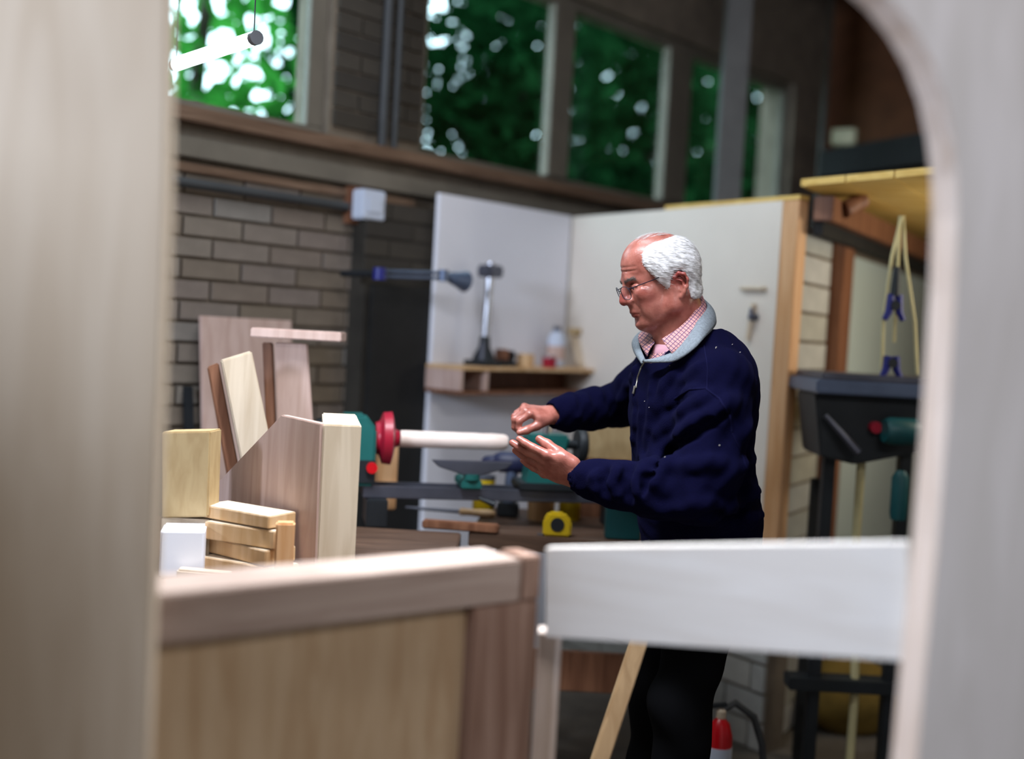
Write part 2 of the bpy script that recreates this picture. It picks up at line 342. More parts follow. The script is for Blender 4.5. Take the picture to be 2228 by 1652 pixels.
# pier (dark brick pilaster) and black board
sp0, sp1 = ws(790, 700, .09)[0], ws(960, 700)[0]
mb = MB(); wbox(mb, sp0, sp1, 0, ZS-0.21, -0.011, 0.09); pier = struct(mb.build('column_2', M_DMORT), 'dark brick pier left of the white board')
lay(pier, BMD, sp0-0.01, sp0+0.45, 1.55, 1.83, off=0.094)
mb = MB(); wbox(mb, ws(800, 800, .11)[0], ws(932, 800, .11)[0]+.05, 0.0, 1.52, 0.101, 0.118); tag(mb.build('black_board', M_BLACK, bevel=0.003), 'tall matt black board standing against the dark brick pier', 'board')
# white board against the wall
a0 = onp(942, 415, WO+WN*0.10, WN); a1 = onp(1232, 477, WO+WN*0.10, WN); zt = (a0.z+a1.z)/2
q0 = (a0-WO).dot(WT); q1 = (a1-WO).dot(WT)
mb = MB(); wbox(mb, q0, q1-.012, 0.0, zt, 0.1195, 0.140)
wbd = tag(mb.build('white_board', M_WHITE, bevel=0.002), 'tall white board standing on the window wall behind the shelf', 'board')
# partition ----------------------------------------------------------------
PC = wp(q1, 0, 0.13); PE = at(1740, 430, 3.68); PE = V((PE.x, PE.y, 0)); PT = (PE-PC).normalized(); PN = V((PT.y, -PT.x, 0))
if PN.dot(CAM-PC) < 0: PN = -PN
zp = (onp(1245, 478, PC, PN).z + onp(1720, 428, PC, PN).z)/2
PLN = (PE-PC).length
mb = MB(); mb.prism([PC+ZV*0.62, PC+PT*(PLN-.07)+ZV*0.62, PC+PT*(PLN-.07)+ZV*zp, PC+ZV*zp], -PN*0.03); struct(mb.build('partition', M_PART), 'off-white partition behind the man')
mb = MB(); mb.prism([q+ZV*.62 for q in (PC+PT*(PLN-.07), PC+PT*PLN, PC+PT*PLN-PN*0.05, PC+PT*(PLN-.07)-PN*0.05)], (0, 0, zp-.62)); struct(mb.build('trim_3', M_ORANGE, bevel=0.003), 'orange pine post closing the partition')
# dwarf block wall under the partition
mb = MB(); mb.prism([PC+PN*0.0, PC+PT*PLN, PC+PT*PLN-PN*.1, PC-PN*.1], (0, 0, 0.618)); dw = struct(mb.build('wall_low', M_MORTAR), 'low block wall under the partition')
BLK = brick_mesh(0.21, 0.088, 0.014); BLK.materials.append(M_BLOCK)
pang = math.atan2(PT.y, PT.x)
def porig(s, z, o): return PC + PT*s + ZV*z + PN*o
lay(dw, BLK, 0.02, PLN, 0.0, 0.61, pw=0.22, ph=0.1, off=0.013, ori=porig, ang=pang)
# inner wall going away to the right of the partition
RT = V((0.91, 1.48, 0)).normalized(); RN = V((1.48, -0.91, 0)).normalized()
if RN.dot(CAM-PE) < 0: RN = -RN
RO = V((PE.x, PE.y, 0)) + RT*0.03
def rp(s, z, o=0.0): return RO + RT*s + ZV*z + RN*o
def rs(px, py): p = onp(px, py, RO, RN); return (p-RO).dot(RT), p.z
def rbox(mb, s0, s1, z0, z1, o0, o1): return mb.prism([rp(s0, z0, o0), rp(s1, z0, o0), rp(s1, z0, o1), rp(s0, z0, o1)], (0, 0, z1-z0))
mb = MB(); rbox(mb, 0.05, 2.4, 0, 1.80, -0.05, -0.012); iw = struct(mb.build('wall_inner', M_MORTAR), 'inner block wall seen beyond the pine post')
sb = rs(1806, 650)[0]
BLK2 = brick_mesh(max(0.12, sb-0.03), 0.088, 0.014); BLK2.materials.append(M_BLOCK)
rang = math.atan2(RT.y, RT.x); pl = wloc(iw)
for k in range(18):
    b = bpy.data.objects.new('brick', BLK2); COL.objects.link(b); b.parent = iw; b.location = rp(sb/2, 0.05+k*0.1, 0.0) - pl + RN*random.uniform(-.003, .003); b.rotation_euler = (0, 0, rang)
sc0 = rs(1832, 650)[0]
mb = MB(); rbox(mb, sb+.01, sc0-.01, 0, 1.86, -0.011, 0.04); struct(mb.build('trim_4', M_BROWN, bevel=.004), 'dark brown upright timber on the inner wall')
mb = MB(); rbox(mb, sc0, 2.38, 0.0, 1.74, -0.011, 0.012); tag(mb.build('wall_sheet', M_GREENW), 'pale grey-green sheet lining the inner wall behind the machine', 'panel')
mb = MB(); rbox(mb, 0.0, 2.4, 1.755, 1.80, 0.045, 0.075); struct(mb.build('beam_4', M_BLACK), 'black rail under the brown beam')
mb = MB(); rbox(mb, -0.02, 2.4, 1.80, 1.88, 0.045, 0.11); struct(mb.build('beam_5', M_BROWN, bevel=.004), 'brown timber beam carrying the yellow loft deck')
# black post low beside pine post
pb = at(1752, 1450, 3.62); mb = MB(); mb.box(pb.x-.015, pb.x+.025, 3.62, 3.66, 0, 0.95); tag(mb.build('black_post', M_BLACK, bevel=.003), 'short black post standing beside the orange pine post', 'post')
# loft deck: yellow boards seen from below
Z0 = 1.905; A = PE + PT*0.02; Bq = PE + PT*1.25; Cq = RO + RT*2.4; Dq = Cq + (Bq-A)
deck = thing('loft_deck', A+ZV*Z0, 'yellow boarded loft deck seen from below, above the machine', 'deck')
nbd = 7
for k in range(nbd):
    u0, u1 = k/nbd, (k+1)/nbd - 0.004
    P = lambda u, v: A + (Bq-A)*u + (Cq-A)*v + ZV*Z0
    mb = MB(); mb.prism([P(u0, -.02), P(u1, -.02), P(u1, 1), P(u0, 1)], (0, 0, 0.022)); mb.build('plank', M_YELLOW, deck)
mb = MB(); mb.prism([PC+PT*0.55+ZV*(zp+.001), PE+ZV*(zp+.001), PE+ZV*(zp+.001)-PN*0.05, PC+PT*0.55+ZV*(zp+.001)-PN*.05], (0, 0, 0.014)); struct(mb.build('trim_5', M_YELLOW), 'thin yellow batten along the top of the partition')
pk = at(1868, 412, 3.75)-ZV*.045; mb = MB(); mb.tube([pk-V((.05, 0.02, .03)), pk+V((.02, .01, .012))], .03, 12); tag(mb.build('log_offcut', M_BROWN, sm=40), 'short brown round offcut tucked under the yellow deck', 'offcut')
# black beam and brown wall above the deck
mb = MB(); p0 = at(1780, 385, 5.6); p1 = at(2080, 345, 4.5); mb.prism([p0, p1, p1+ZV*.13, p0+ZV*.13], (0.1, .15, 0)); struct(mb.build('beam_6', M_BLACK), 'black beam in front of the brown end wall')
p = at(1838, 300, 5.9); mb = MB(); mb.obox(p, (0.055, -.03, 0), (.02, .04, 0), (0, 0, .04)); tag(mb.build('wall_box', plain('cream_box', rgb(176, 170, 140), .6), bevel=.006), 'small cream box high on the dark end wall', 'box')
# glowing bar made up in place of a tube's reflection in the left window
tp0, tp1 = wp(0, 0), None
t0 = onp(382, 140, WO+WN*0.22, WN); t1 = onp(552, 84, WO+WN*0.75, WN)
tl = thing('tube_light', (t0+t1)/2, 'glowing white bar put in for a tube light reflected in the left window', 'light')
mb = MB(); mb.tube([t0, t1], 0.017, 14); mb.build('tube', M_REFL, tl, sm=50)
for q in (t0, t1):
    d = (t1-t0).normalized()*(1 if q is t1 else -1); mb = MB(); mb.tube([q, q+d*0.02], .018, 12); mb.build('end_cap', M_CHROME, tl, sm=50)
    mb = MB(); mb.tube([q+ZV*.017, V((q.x, q.y, ZC))], .002, 6); mb.build('hanger', M_DIRON, tl)  # end caps and hangers are made up along with the bar

# ================================================================== FOREGROUND FRAME
fr0 = V((0.0, 1.6, 0)); frame = thing('plywood_booth', fr0, 'large unfinished pale plywood booth with an arched opening, in front of everything', 'booth')
C0 = V((at(1168, 1200, 1.86).x, 1.86, 0)); Lp = V((at(345, 1300, 1.48).x, 1.48, 0)); Rp = V((at(1950, 1300, 1.56).x, 1.56, 0))
dl = (Lp-C0).normalized(); dr = (Rp-C0).normalized(); nl = V((dl.y, -dl.x, 0)); nr = V((dr.y, -dr.x, 0))
if nl.dot(CAM-C0) < 0: nl = -nl
if nr.dot(CAM-C0) < 0: nr = -nr
# left rail: thick laminated beam, top face lit
zt_l = 0.5*(onp(350, 1300, C0, nl).z + onp(1130, 1213, C0, nl).z); zb_l = 0.5*(onp(350, 1415, C0, nl).z + onp(1130, 1303, C0, nl).z)
mb = MB(); p, q = C0+dl*0.03, C0+dl*0.70
mb.prism([p+ZV*zb_l, q+ZV*zb_l, q+ZV*zt_l, p+ZV*zt_l], -nl*0.115); mb.build('rail', M_RAIL, frame, bevel=0.003, label='thick rail with brightly lit top on the left')
# plywood back panel under the left rail
mb = MB(); p, q = C0+dl*0.11-nl*0.02, C0+dl*0.70-nl*0.02; mb.prism([p+ZV*0.30, q+ZV*0.30, q+ZV*(zb_l-.0005), p+ZV*(zb_l-.0005)], -nl*0.015); mb.build('lower_panel', M_LOWER, frame)
# corner post: two members
mb = MB(); p = C0-dl*0.01; q = C0+dl*0.125; mb.prism([p+ZV*0.0, q+ZV*0.0, q+ZV*(zb_l-.001), p+ZV*(zb_l-.001)], -nl*0.04); mb.build('corner_post', M_POST, frame, bevel=.003)
mb = MB(); p = C0-dl*0.012; q = C0+dl*0.028; mb.prism([p+ZV*(zb_l), q+ZV*(zb_l), q+ZV*(zt_l+.004), p+ZV*(zt_l+.004)], -nl*0.07); mb.build('post_cap', M_POST, frame, bevel=.003)
pa = at(1190, 1450, 1.92); mb = MB(); mb.box(pa.x-.018, pa.x+.022, 1.90, 1.945, 0, 0.86); mb.build('leg', M_EDGE, frame, bevel=.002)
# right rail: pale plywood apron
OFFR = nr*0.0; pr = [onp(1186, 1192, C0+OFFR, nr), onp(1975, 1180, C0+OFFR, nr), onp(1975, 1440, C0+OFFR, nr), onp(1186, 1386, C0+OFFR, nr)]
mb = MB(); mb.prism(pr, -nr*0.022); mb.build('apron', M_PLYH, frame, bevel=.002, label='pale plywood apron crossing to the right-hand panel')
# left upright board, facing the camera
yb = 1.42; e0 = at(366, 0, yb); e1 = at(318, 1652, yb); ex = V((0, 0.032, 0))
pts = [at(366+14, -420, yb), at(366, 0, yb), at(362, 420, yb), at(345, 900, yb), at(330, 1300, yb), at(318, 1652, yb), at(306, 1900, yb)]
zlo = 0.0; last = pts[-1]; low = V((last.x-.03, yb, 0)); far = V((-1.25, yb, 0)); mb = MB(); mb.prism(pts + [low, far, V((-1.25, yb, pts[0].z))], ex)
mb.build('side_board', M_PLY, frame, bevel=.0025, label='tall pale board standing at the left')
# right arched panel, turned to show its edge
th = math.radians(14); bt = V((math.cos(th), math.sin(th), 0)); bn = V((math.sin(th), -math.cos(th), 0)); bp0 = V((at(2080, 600, 1.42).x, 1.42, 0))
edge = [(1995, 1652), (2018, 1400), (2040, 1180), (2062, 900), (2078, 640), (2084, 470), (2082, 380), (2072, 290), (2054, 205), (2026, 130), (1988, 60), (1940, 0), (1880, -55), (1800, -100), (1700, -130), (1560, -145), (1400, -150)]
pp = [onp(x, y, bp0, bn) for x, y in edge]
top = pp[-1].z + 0.14; far = bp0 + bt*0.75
lowp = pp[0] + (pp[0]-pp[2])*1.0; 
mb = MB(); poly = [V((pp[0].x-.02, pp[0].y-.005, 0))] + pp + [V((pp[-1].x, pp[-1].y, top)), V((far.x, far.y, top)), V((far.x, far.y, 0))]
# a concave outline: tessellate as strips from the curved edge to the outer edge
strip_in = [poly[0]] + pp
outer = []
for k, q in enumerate(strip_in):
    if q.z < pp[8].z: outer.append(V((far.x, far.y, q.z)))
    elif k <= 12: outer.append(V((far.x, far.y, q.z + (top-q.z)*(k-8)/5.0)) if k > 8 else V((far.x, far.y, q.z)))
    else: outer.append(V((q.x+0.02, q.y, top)) if k > 13 else V((far.x, far.y, top)))
vs = []; fs = []; exv = -bn*0.054
for a_, b_ in zip(strip_in, outer): vs += [a_, b_, a_+exv, b_+exv]
for k in range(len(strip_in)-1):
    i, j = 4*k, 4*(k+1); fs += [(i, i+1, j+1, j), (i+2, j+2, j+3, i+3), (i, j, j+2, i+2), (i+1, i+3, j+3, j+1)]
fs += [(0, 2, 3, 1), (len(vs)-4, len(vs)-3, len(vs)-1, len(vs)-2)]
mb = MB(); mb.add(vs, fs); ap = mb.build('arched_panel', M_PLYV, frame, label='right panel with a rounded inner corner')
ap.data.materials.append(M_EDGE)
for pg in ap.data.polygons:
    c = pg.normal
    if abs(c.dot(bn)) < 0.5: pg.material_index = 1

mb = MB(); mb.prism([V((-1.60, .33, 0)), V((-1.60, .33, 1.56)), V((-1.60, .48, 1.74)), V((-1.60, 1.25, 1.74)), V((-1.60, 1.25, 0))], (-.018, 0, 0)); tag(mb.build('upright_sheet', M_PLY), 'upright plywood sheet added out of view to shade the lower left of the booth', 'board')  # unseen sheet added to block side light from the booth's lower left
# ================================================================== BENCHES AND LATHE
# left timber bench
bz = 0.80
lb = thing('work_bench', V((-0.75, 2.75, 0)), 'low timber bench under the pile of offcuts on the left', 'bench')
mb = MB(); mb.box(-1.35, -0.12, 2.35, 3.12, bz-.04, bz); mb.build('bench_top', M_BENCH, lb, bevel=.004)
for x in (-1.30, -0.24):
    for y in (2.4, 3.0): mb = MB(); mb.box(x, x+.06, y, y+.06, 0, bz-.0405); mb.build('leg', M_BROWN, lb, bevel=.003)
# lathe bench
gz = 0.80
gb = thing('work_bench', V((0.3, 3.25, 0)), 'dark brown bench carrying the teal lathe', 'bench')
mb = MB(); mb.prism([V((-0.10, 3.14, gz-.045)), V((.62, 3.06, gz-.045)), V((.66, 3.56, gz-.045)), V((-.06, 3.62, gz-.045))], (0, 0, .045)); mb.build('bench_top', M_BENCH, gb, bevel=.004)
for x, y in ((-.02, 3.18), (.53, 3.12), (-.0, 3.5), (.56, 3.46)): mb = MB(); mb.box(x, x+.07, y, y+.07, 0, gz-.0455); mb.build('leg', M_BROWN, gb, bevel=.003)
mb = MB(); mb.box(0.06, .56, 3.3, 3.33, .3, .42); mb.build('stretcher', M_BROWN, gb, bevel=.003)
# lathe
LY0, LY1 = 3.20, 3.30
HC = at(838, 962, LY0); TC = at(1205, 958, LY1); ax = (TC-HC).normalized(); ax = V((ax.x, ax.y, 0)).normalized(); ay = V((-ax.y, ax.x, 0)); cz = (HC.z+TC.z)/2
HC = V((HC.x, HC.y, cz))
def lp(a, y, z): return HC + ax*a + ay*y + ZV*(z-cz)
LEN = (TC-HC).length
lathe = thing('wood_lathe', lp(0.2, 0, gz), 'teal and black wood lathe with a red faceplate on the bench', 'lathe')
def lbox(a0, a1, y0, y1, z0, z1):
    m = MB(); m.prism([lp(a0, y0, z0), lp(a1, y0, z0), lp(a1, y1, z0), lp(a0, y1, z0)], (0, 0, z1-z0)); return m
zb = 0.915
for y in (-0.05, 0.03): lbox(-.06, LEN+.26, y, y+.022, zb-.035, zb).build('bed_bar', M_IRON, lathe, bevel=.003)
for a in (-.05, LEN+.18): lbox(a, a+.06, -.08, .085, gz+.0005, zb-.0355).build('foot', M_DIRON, lathe, bevel=.004)
hs = MB(); hs.prism([lp(-.16, -.06, zb), lp(-.03, -.06, zb), lp(-.03, -.06, cz+.03), lp(-.06, -.06, cz+.068), lp(-.13, -.06, cz+.068), lp(-.16, -.06, cz+.03)], ay*0.12); hs.build('headstock', M_TEAL, lathe, bevel=.008)
m = MB(); m.lathe(lp(-.03, 0, cz), ax, [(0, .02), (0, .045), (.012, .05), (.022, .075), (.046, .078), (.052, .06), (.058, .028), (.07, .022), (.07, 0)], 32); m.build('faceplate', M_RED, lathe, sm=40, label='red round faceplate')
m = MB(); m.lathe(lp(-.2, 0, cz), ax, [(0, 0), (0, .05), (.02, .055), (.04, .05), (.04, 0)], 24); m.build('pulley', M_DIRON, lathe, sm=40)
m = MB(); m.tube([lp(-.04, -.066, .97), lp(-.04, -.078, .97)], .016, 14); m.build('stop_button', M_REDX, lathe, sm=40)
lbox(-.155, -.03, -.064, -.0605, .925, .99).build('switch_panel', M_DIRON, lathe, bevel=.001)
# tool rest
tr = MB(); a0, a1 = 0.13, 0.37; y = -.075; zz = cz-.052
tr.prism([lp(a0, y, zz), lp(a1, y, zz), lp(a1-.02, y, zz-.018), lp((a0+a1)/2+.025, y, zz-.04), lp((a0+a1)/2-.025, y, zz-.04), lp(a0+.02, y, zz-.018)], ay*0.03); rest = tr.build('tool_rest', M_IRON, lathe, bevel=.003)
m = MB(); c = lp((a0+a1)/2, y+.015, zz-.038); m.tube([c, V((c.x, c.y, zb+.0455))], .014, 14); m.build('rest_post', M_CHROME, lathe, sm=40)
m = MB(); m.tube([V((c.x, c.y, zb+.045)), V((c.x, c.y, zb+.0285))], .024, 16); m.build('banjo_socket', M_TEAL, lathe, sm=40)
lbox((a0+a1)/2-.03, (a0+a1)/2+.03, -.075, .07, zb+.0005, zb+.028).build('banjo', M_TEAL, lathe, bevel=.005)
m = MB(); m.tube([c-ZV*.07+ax*.025, c-ZV*.085+ax*.07-ay*.02], [.005, .009], 10); m.build('clamp_lever', M_DIRON, lathe, sm=40)
# tailstock
ts = MB(); b0 = LEN-.06; ts.prism([lp(b0-.03, -.05, zb), lp(b0+.10, -.05, zb), lp(b0+.085, -.05, cz-.045), lp(b0+.10, -.05, cz+.03), lp(b0-.03, -.05, cz+.03), lp(b0-.015, -.05, cz-.045)], ay*0.1); ts.build('tailstock', M_TEAL, lathe, bevel=.008)
lbox(b0-.05, b0+.12, -.07, .07, zb+.0003, zb+.022).build('tailstock_base', M_DIRON, lathe, bevel=.004)
m = MB(); m.lathe(lp(b0+.10, 0, cz), ax, [(-.2, .002), (-.14, .012), (0, .014), (.03, .014), (.03, .05), (.038, .056), (.05, .056), (.058, .048), (.058, 0)], 28); m.build('handwheel', M_DIRON, lathe, sm=40, label='black round handwheel')
m = MB(); h0 = lp(b0+.03, -.02, cz+.031); m.tube([h0, h0+ZV*.03], .009, 12); m.tube([h0+ZV*.028, h0+ZV*.04+ax*.06], [.006, .008], 10); m.build('lock_lever', M_CHROME, lathe, sm=40)
# turned blank held between centres
m = MB(); prof = [(0, .001), (0.0, .024)]
for k in range(21): prof.append((.008+k*.0135*(LEN-.215)/.3, .0245 + .0003*math.sin(k*1.3)))
prof += [(LEN-.195, .0235), (LEN-.185, .018), (LEN-.185, .001)]
m.lathe(lp(.043, 0, cz), ax, prof, 24); tag(m.build('wooden_spindle_blank', M_SPIN, sm=50), 'pale round wooden blank turning on the lathe', 'workpiece')
# things on the lathe bench
def boxthing(name, c, ax_, ay_, az_, mat, label, cat, bevel=.004, group=None):
    m = MB(); m.obox(c, ax_, ay_, az_); o = m.build(name, mat, bevel=bevel); return tag(o, label, cat, group)
c = at(1213, 1140, 3.13); yt = thing('tape_measure', V((c.x, c.y, gz)), 'yellow tape measure case at the front of the lathe bench', 'tool')
m = MB(); cc = V((c.x, c.y, gz+.0355)); m.prism([cc+V((-.04, 0, -.035)), cc+V((.04, 0, -.035)), cc+V((.042, 0, .01)), cc+V((.02, 0, .034)), cc+V((-.025, 0, .034)), cc+V((-.041, 0, .01))], (0, .035, 0)); m.build('case', M_YEL, yt, bevel=.006)
m = MB(); m.tube([cc+V((0, -.002, 0)), cc+V((0, .001, 0))], .02, 20); m.build('badge', M_DIRON, yt, sm=40)
m = MB(); m.box(cc.x-.055, cc.x-.04, cc.y+.008, cc.y+.028, cc.z-.034, cc.z-.03); m.build('tape_end', M_CHROME, yt)
for k, (px, py, dd, rr, ln, mt, lab) in enumerate(((1000, 1098, 3.40, .009, .17, M_IRON, 'grey steel gouge lying on the bench behind the lathe bed'),)):
    c = at(px, py, dd+.0); g = thing('chisel', V((c.x, c.y, gz)), lab, 'tool'); z = gz+.013
    d = V((1, -.12+k*.3, 0)).normalized(); m = MB(); m.tube([V((c.x, c.y, z))-d*ln, V((c.x, c.y, z))], [.004, rr*.7], 10); m.build('blade', mt, g, sm=40)
    m = MB(); m.lathe(V((c.x, c.y, z)), d, [(0, .006), (0.005, .012), (.03, .0105), (.09, .013), (.11, .010), (.115, .001)], 12); m.build('handle', M_PINE, g, sm=40)
boxthing('brown_offcut', V((at(850, 1172, 3.16).x+.20, 3.155, gz+.0122)), (.11, -.01, 0), (.002, .018, 0), (0, 0, .012), M_BROWN, 'flat brown offcut on the bench edge by the headstock', 'offcut')
boxthing('pale_block', V((at(840, 1075, 3.5).x, 3.45, gz+.106)), (.03, .01, 0), (-.01, .03, 0), (0, 0, .105), M_ORANGE, 'upright orange block standing behind the headstock', 'block')
c = at(1180, 1052, 3.42); wh = thing('mallet', V((c.x, 3.42, gz)), 'pale wooden mallet standing head down behind the tailstock', 'tool')
m = MB(); m.tube([V((c.x, 3.42, gz+.08)), V((c.x+.012, 3.42, gz+.34))], [.013, .011], 12); m.build('handle', M_PALE, wh, sm=40)
m = MB(); m.lathe(V((c.x, 3.42, gz)), (0, 0, 1), [(0, 0), (0, .04), (.08, .045), (.09, .03), (.09, 0)], 20); m.build('head', M_PINE, wh, sm=40)
for k, (px, yy, colr, lab) in enumerate(((1052, 3.47, M_YEL, 'small yellow tin with a grey lid behind the tool rest'), (1240, 3.44, M_YEL, 'flat yellow tin beside the lathe tail end'))):
    c = V((at(px, 1090, yy).x, yy, gz)); g = thing('tin', c, lab, 'tin'); hh = .11 if k == 0 else .07
    m = MB(); m.lathe(c, (0, 0, 1), [(0, 0), (0, .032), (.004, .034), (hh, .034), (hh, 0)], 24); m.build('can', colr, g, sm=40)
    m = MB(); m.lathe(c+ZV*(hh+.0003), (0, 0, 1), [(0, 0), (0, .035), (.01, .035), (.012, .03), (.012, 0)], 24); m.build('lid', M_IRON, g, sm=40)
c = at(1122, 1050, 3.42); g = thing('power_drill', V((c.x-.02, 3.44, gz)), 'dark blue hand drill standing behind the lathe rest', 'tool')
m = MB(); x, y = c.x-.02, 3.44; m.box(x-.035, x+.035, y-.03, y+.03, gz, gz+.045); m.build('battery', M_DIRON, g, bevel=.006)
m = MB(); m.tube([V((x, y, gz+.04)), V((x+.008, y, gz+.15))], [.019, .02], 12); m.build('grip', M_BLUEG, g, sm=40)
m = MB(); m.lathe(V((x+.06, y, gz+.17)), (-1, 0, 0), [(0, 0), (0, .025), (.01, .033), (.09, .033), (.11, .024), (.112, .02), (.14, .016), (.15, .006), (.15, 0)], 18); m.build('motor_body', M_NAVYP, g, sm=40)
# green machine beyond the man's front
c = at(1358, 1150, 3.12); boxthing('parts_bin', V((c.x, 3.17, gz+.0655)), (.05, 0, 0), (0, .03, 0), (0, 0, .065), M_DTEAL, 'dark teal parts bin on the bench in front of the man', 'bin')
c = at(1290, 965, 3.55); pb_ = thing('bench_box', V((c.x+.05, 3.56, gz)), 'long pale box with a brown base between the two arms of the man', 'box')
m = MB(); m.box(c.x-.05, c.x+.24, 3.52, 3.6, 0.985, 1.10); m.build('body', M_TAN, pb_, bevel=.004)
m = MB(); m.box(c.x-.07, c.x+.26, 3.50, 3.61, .955, .9845); m.build('tray', M_BROWN, pb_, bevel=.004)
m = MB(); m.box(c.x-.06, c.x+.25, 3.51, 3.595, gz+.0005, .9545); m.build('plinth', M_BROWN, pb_)

# ---- shelf on the white board with its things
def sp(px, py, off): return onp(px, py, WO+WN*off, WN)
def sq(px, py, off): p = sp(px, py, off); return (p-WO).dot(WT), p.z
s0_, zsh = sq(1000, 797, .32); s1_ = sq(1320, 812, .32)[0]; 
sh = thing('wall_shelf', wp((s0_+s1_)/2, zsh-.08, .14), 'brown open box shelf fixed to the white board', 'shelf')
zl = sq(1000, 860, .32)[1]
o0, o1 = 0.1405, 0.33
def wb(s0, s1, z0, z1, a, b): m = MB(); wbox(m, s0, s1, z0, z1, a, b); return m
wb(s0_, s1_, zsh-.014, zsh, o0, o1).build('top_board', M_PINE, sh, bevel=.002)
wb(s0_, s1_, zl, zl+.014, o0, o1).build('bottom_board', M_BROWN, sh, bevel=.002)
wb(s0_, s0_+.014, zl+.0145, zsh-.0145, o0, o1).build('side_board', M_PINK, sh, bevel=.002)
wb(s0_+.018, s1_, zl+.0145, zsh-.0145, o0, o0+.01).build('back_board', M_BROWN, sh)
wb(s0_+.13, s0_+.144, zl+.0145, zsh-.0145, o0+.011, o1-.002).build('divider', M_PINK, sh, bevel=.002)
wb(s1_-.014, s1_, zl+.0145, zsh-.0145, o0+.0105, o1).build('side_board', M_PINK, sh, bevel=.002)
zt_ = zsh+.0004
def onsh(px, off): s = sq(px, 790, off)[0]; return s, wp(s, zt_, off)
# drill stand
s, c = onsh(1052, .25); ds = thing('drill_stand', c, 'grey drill stand with a tall upright column on the shelf', 'tool')
wb(s-.05, s+.05, zt_, zt_+.02, .19, .31).build('base', M_DIRON, ds, bevel=.004)
ztop = sq(1070, 572, .25)[1]
m = MB(); m.tube([wp(s, zt_+.02, .25), wp(s+.01, ztop, .25)], .016, 14); m.build('column', M_CHROME, ds, sm=40)
wb(s-.03, s+.045, ztop-.055, ztop-.01, .215, .29).build('head', M_IRON, ds, bevel=.008)
m = MB(); m.lathe(wp(s, zt_+.02, .25), (0, 0, 1), [(0, .045), (.02, .038), (.05, .022), (.09, .019), (.09, .0)], 18); m.build('flange', M_DIRON, ds, sm=40)
m = MB(); m.tube([wp(s-.03, zt_+.02, .27), wp(s-.005, zt_+.11, .25)], [.012, .008], 10); m.build('brace', M_IRON, ds, sm=40)
# clutter: vice, blocks
s, c = onsh(1098, .24); vc = thing('small_vice', c, 'small dark brown vice beside the drill stand', 'tool')
wb(s-.035, s+.035, zt_, zt_+.02, .20, .28).build('base', M_DIRON, vc, bevel=.004)
wb(s-.03, s-.005, zt_+.0205, zt_+.065, .21, .27).build('fixed_jaw', M_BROWN, vc, bevel=.005)
wb(s+.012, s+.03, zt_+.0205, zt_+.06, .21, .27).build('moving_jaw', M_DIRON, vc, bevel=.005)
m = MB(); m.tube([wp(s-.004, zt_+.04, .24), wp(s+.07, zt_+.04, .24)], .006, 10); m.build('screw', M_CHROME, vc, sm=40)
s, c = onsh(1150, .27); o_ = MB(); wbox(o_, s-.03, s+.012, zt_, zt_+.05, .23, .29); tag(o_.build('timber_block', M_PINE, bevel=.003), 'little pine block left of the red tin on the shelf', 'block')
s, c = onsh(1195, .29); g = thing('red_tin', c, 'small bright red tin at the front of the shelf', 'tin')
m = MB(); m.lathe(c, (0, 0, 1), [(0, 0), (0, .026), (.003, .028), (.04, .028), (.04, 0)], 22); m.build('can', M_RED, g, sm=40)
m = MB(); m.lathe(c+ZV*.0403, (0, 0, 1), [(0, 0), (0, .029), (.006, .029), (.007, 0)], 22); m.build('lid', M_CHROME, g, sm=40)
s, c = onsh(1208, .21); g = thing('plastic_bottle', c, 'tall pale grey bottle behind the red tin', 'bottle')
m = MB(); m.lathe(c, (0, 0, 1), [(0, 0), (0, .033), (.004, .037), (.10, .037), (.13, .03), (.145, .015), (.145, 0)], 24); m.build('body', M_PLAST, g, sm=40)
m = MB(); m.lathe(c+ZV*.1453, (0, 0, 1), [(0, 0), (0, .017), (.02, .016), (.02, 0)], 16); m.build('cap', M_IRON, g, sm=40)
m = MB(); m.lathe(c+ZV*.03, (0, 0, 1), [(0, .0372), (.0, .0378), (.055, .0378), (.055, .0372)], 24); m.build('paper_label', M_PINK, g, sm=40)
s, c = onsh(1272, .26); m = MB(); p = wp(s, zt_+.068, .25); m.prism([wp(s-.035, zt_, .27), wp(s+.03, zt_, .27), wp(s+.018, zt_+.135, .22), wp(s-.045, zt_+.135, .22)], -WN*0.022); tag(m.build('wooden_block', M_PALE, bevel=.003), 'tall pale wooden block standing at the right end of the shelf', 'block')
m = MB(); m.prism([wp(s-.05, zt_+.136, .2), wp(s+.03, zt_+.136, .2), wp(s+.03, zt_+.162, .2), wp(s-.05, zt_+.162, .2)], WN*0.035); tag(m.build('brown_batten', M_TAN, bevel=.002), 'tan batten lying across the top of the tall pale block', 'block')
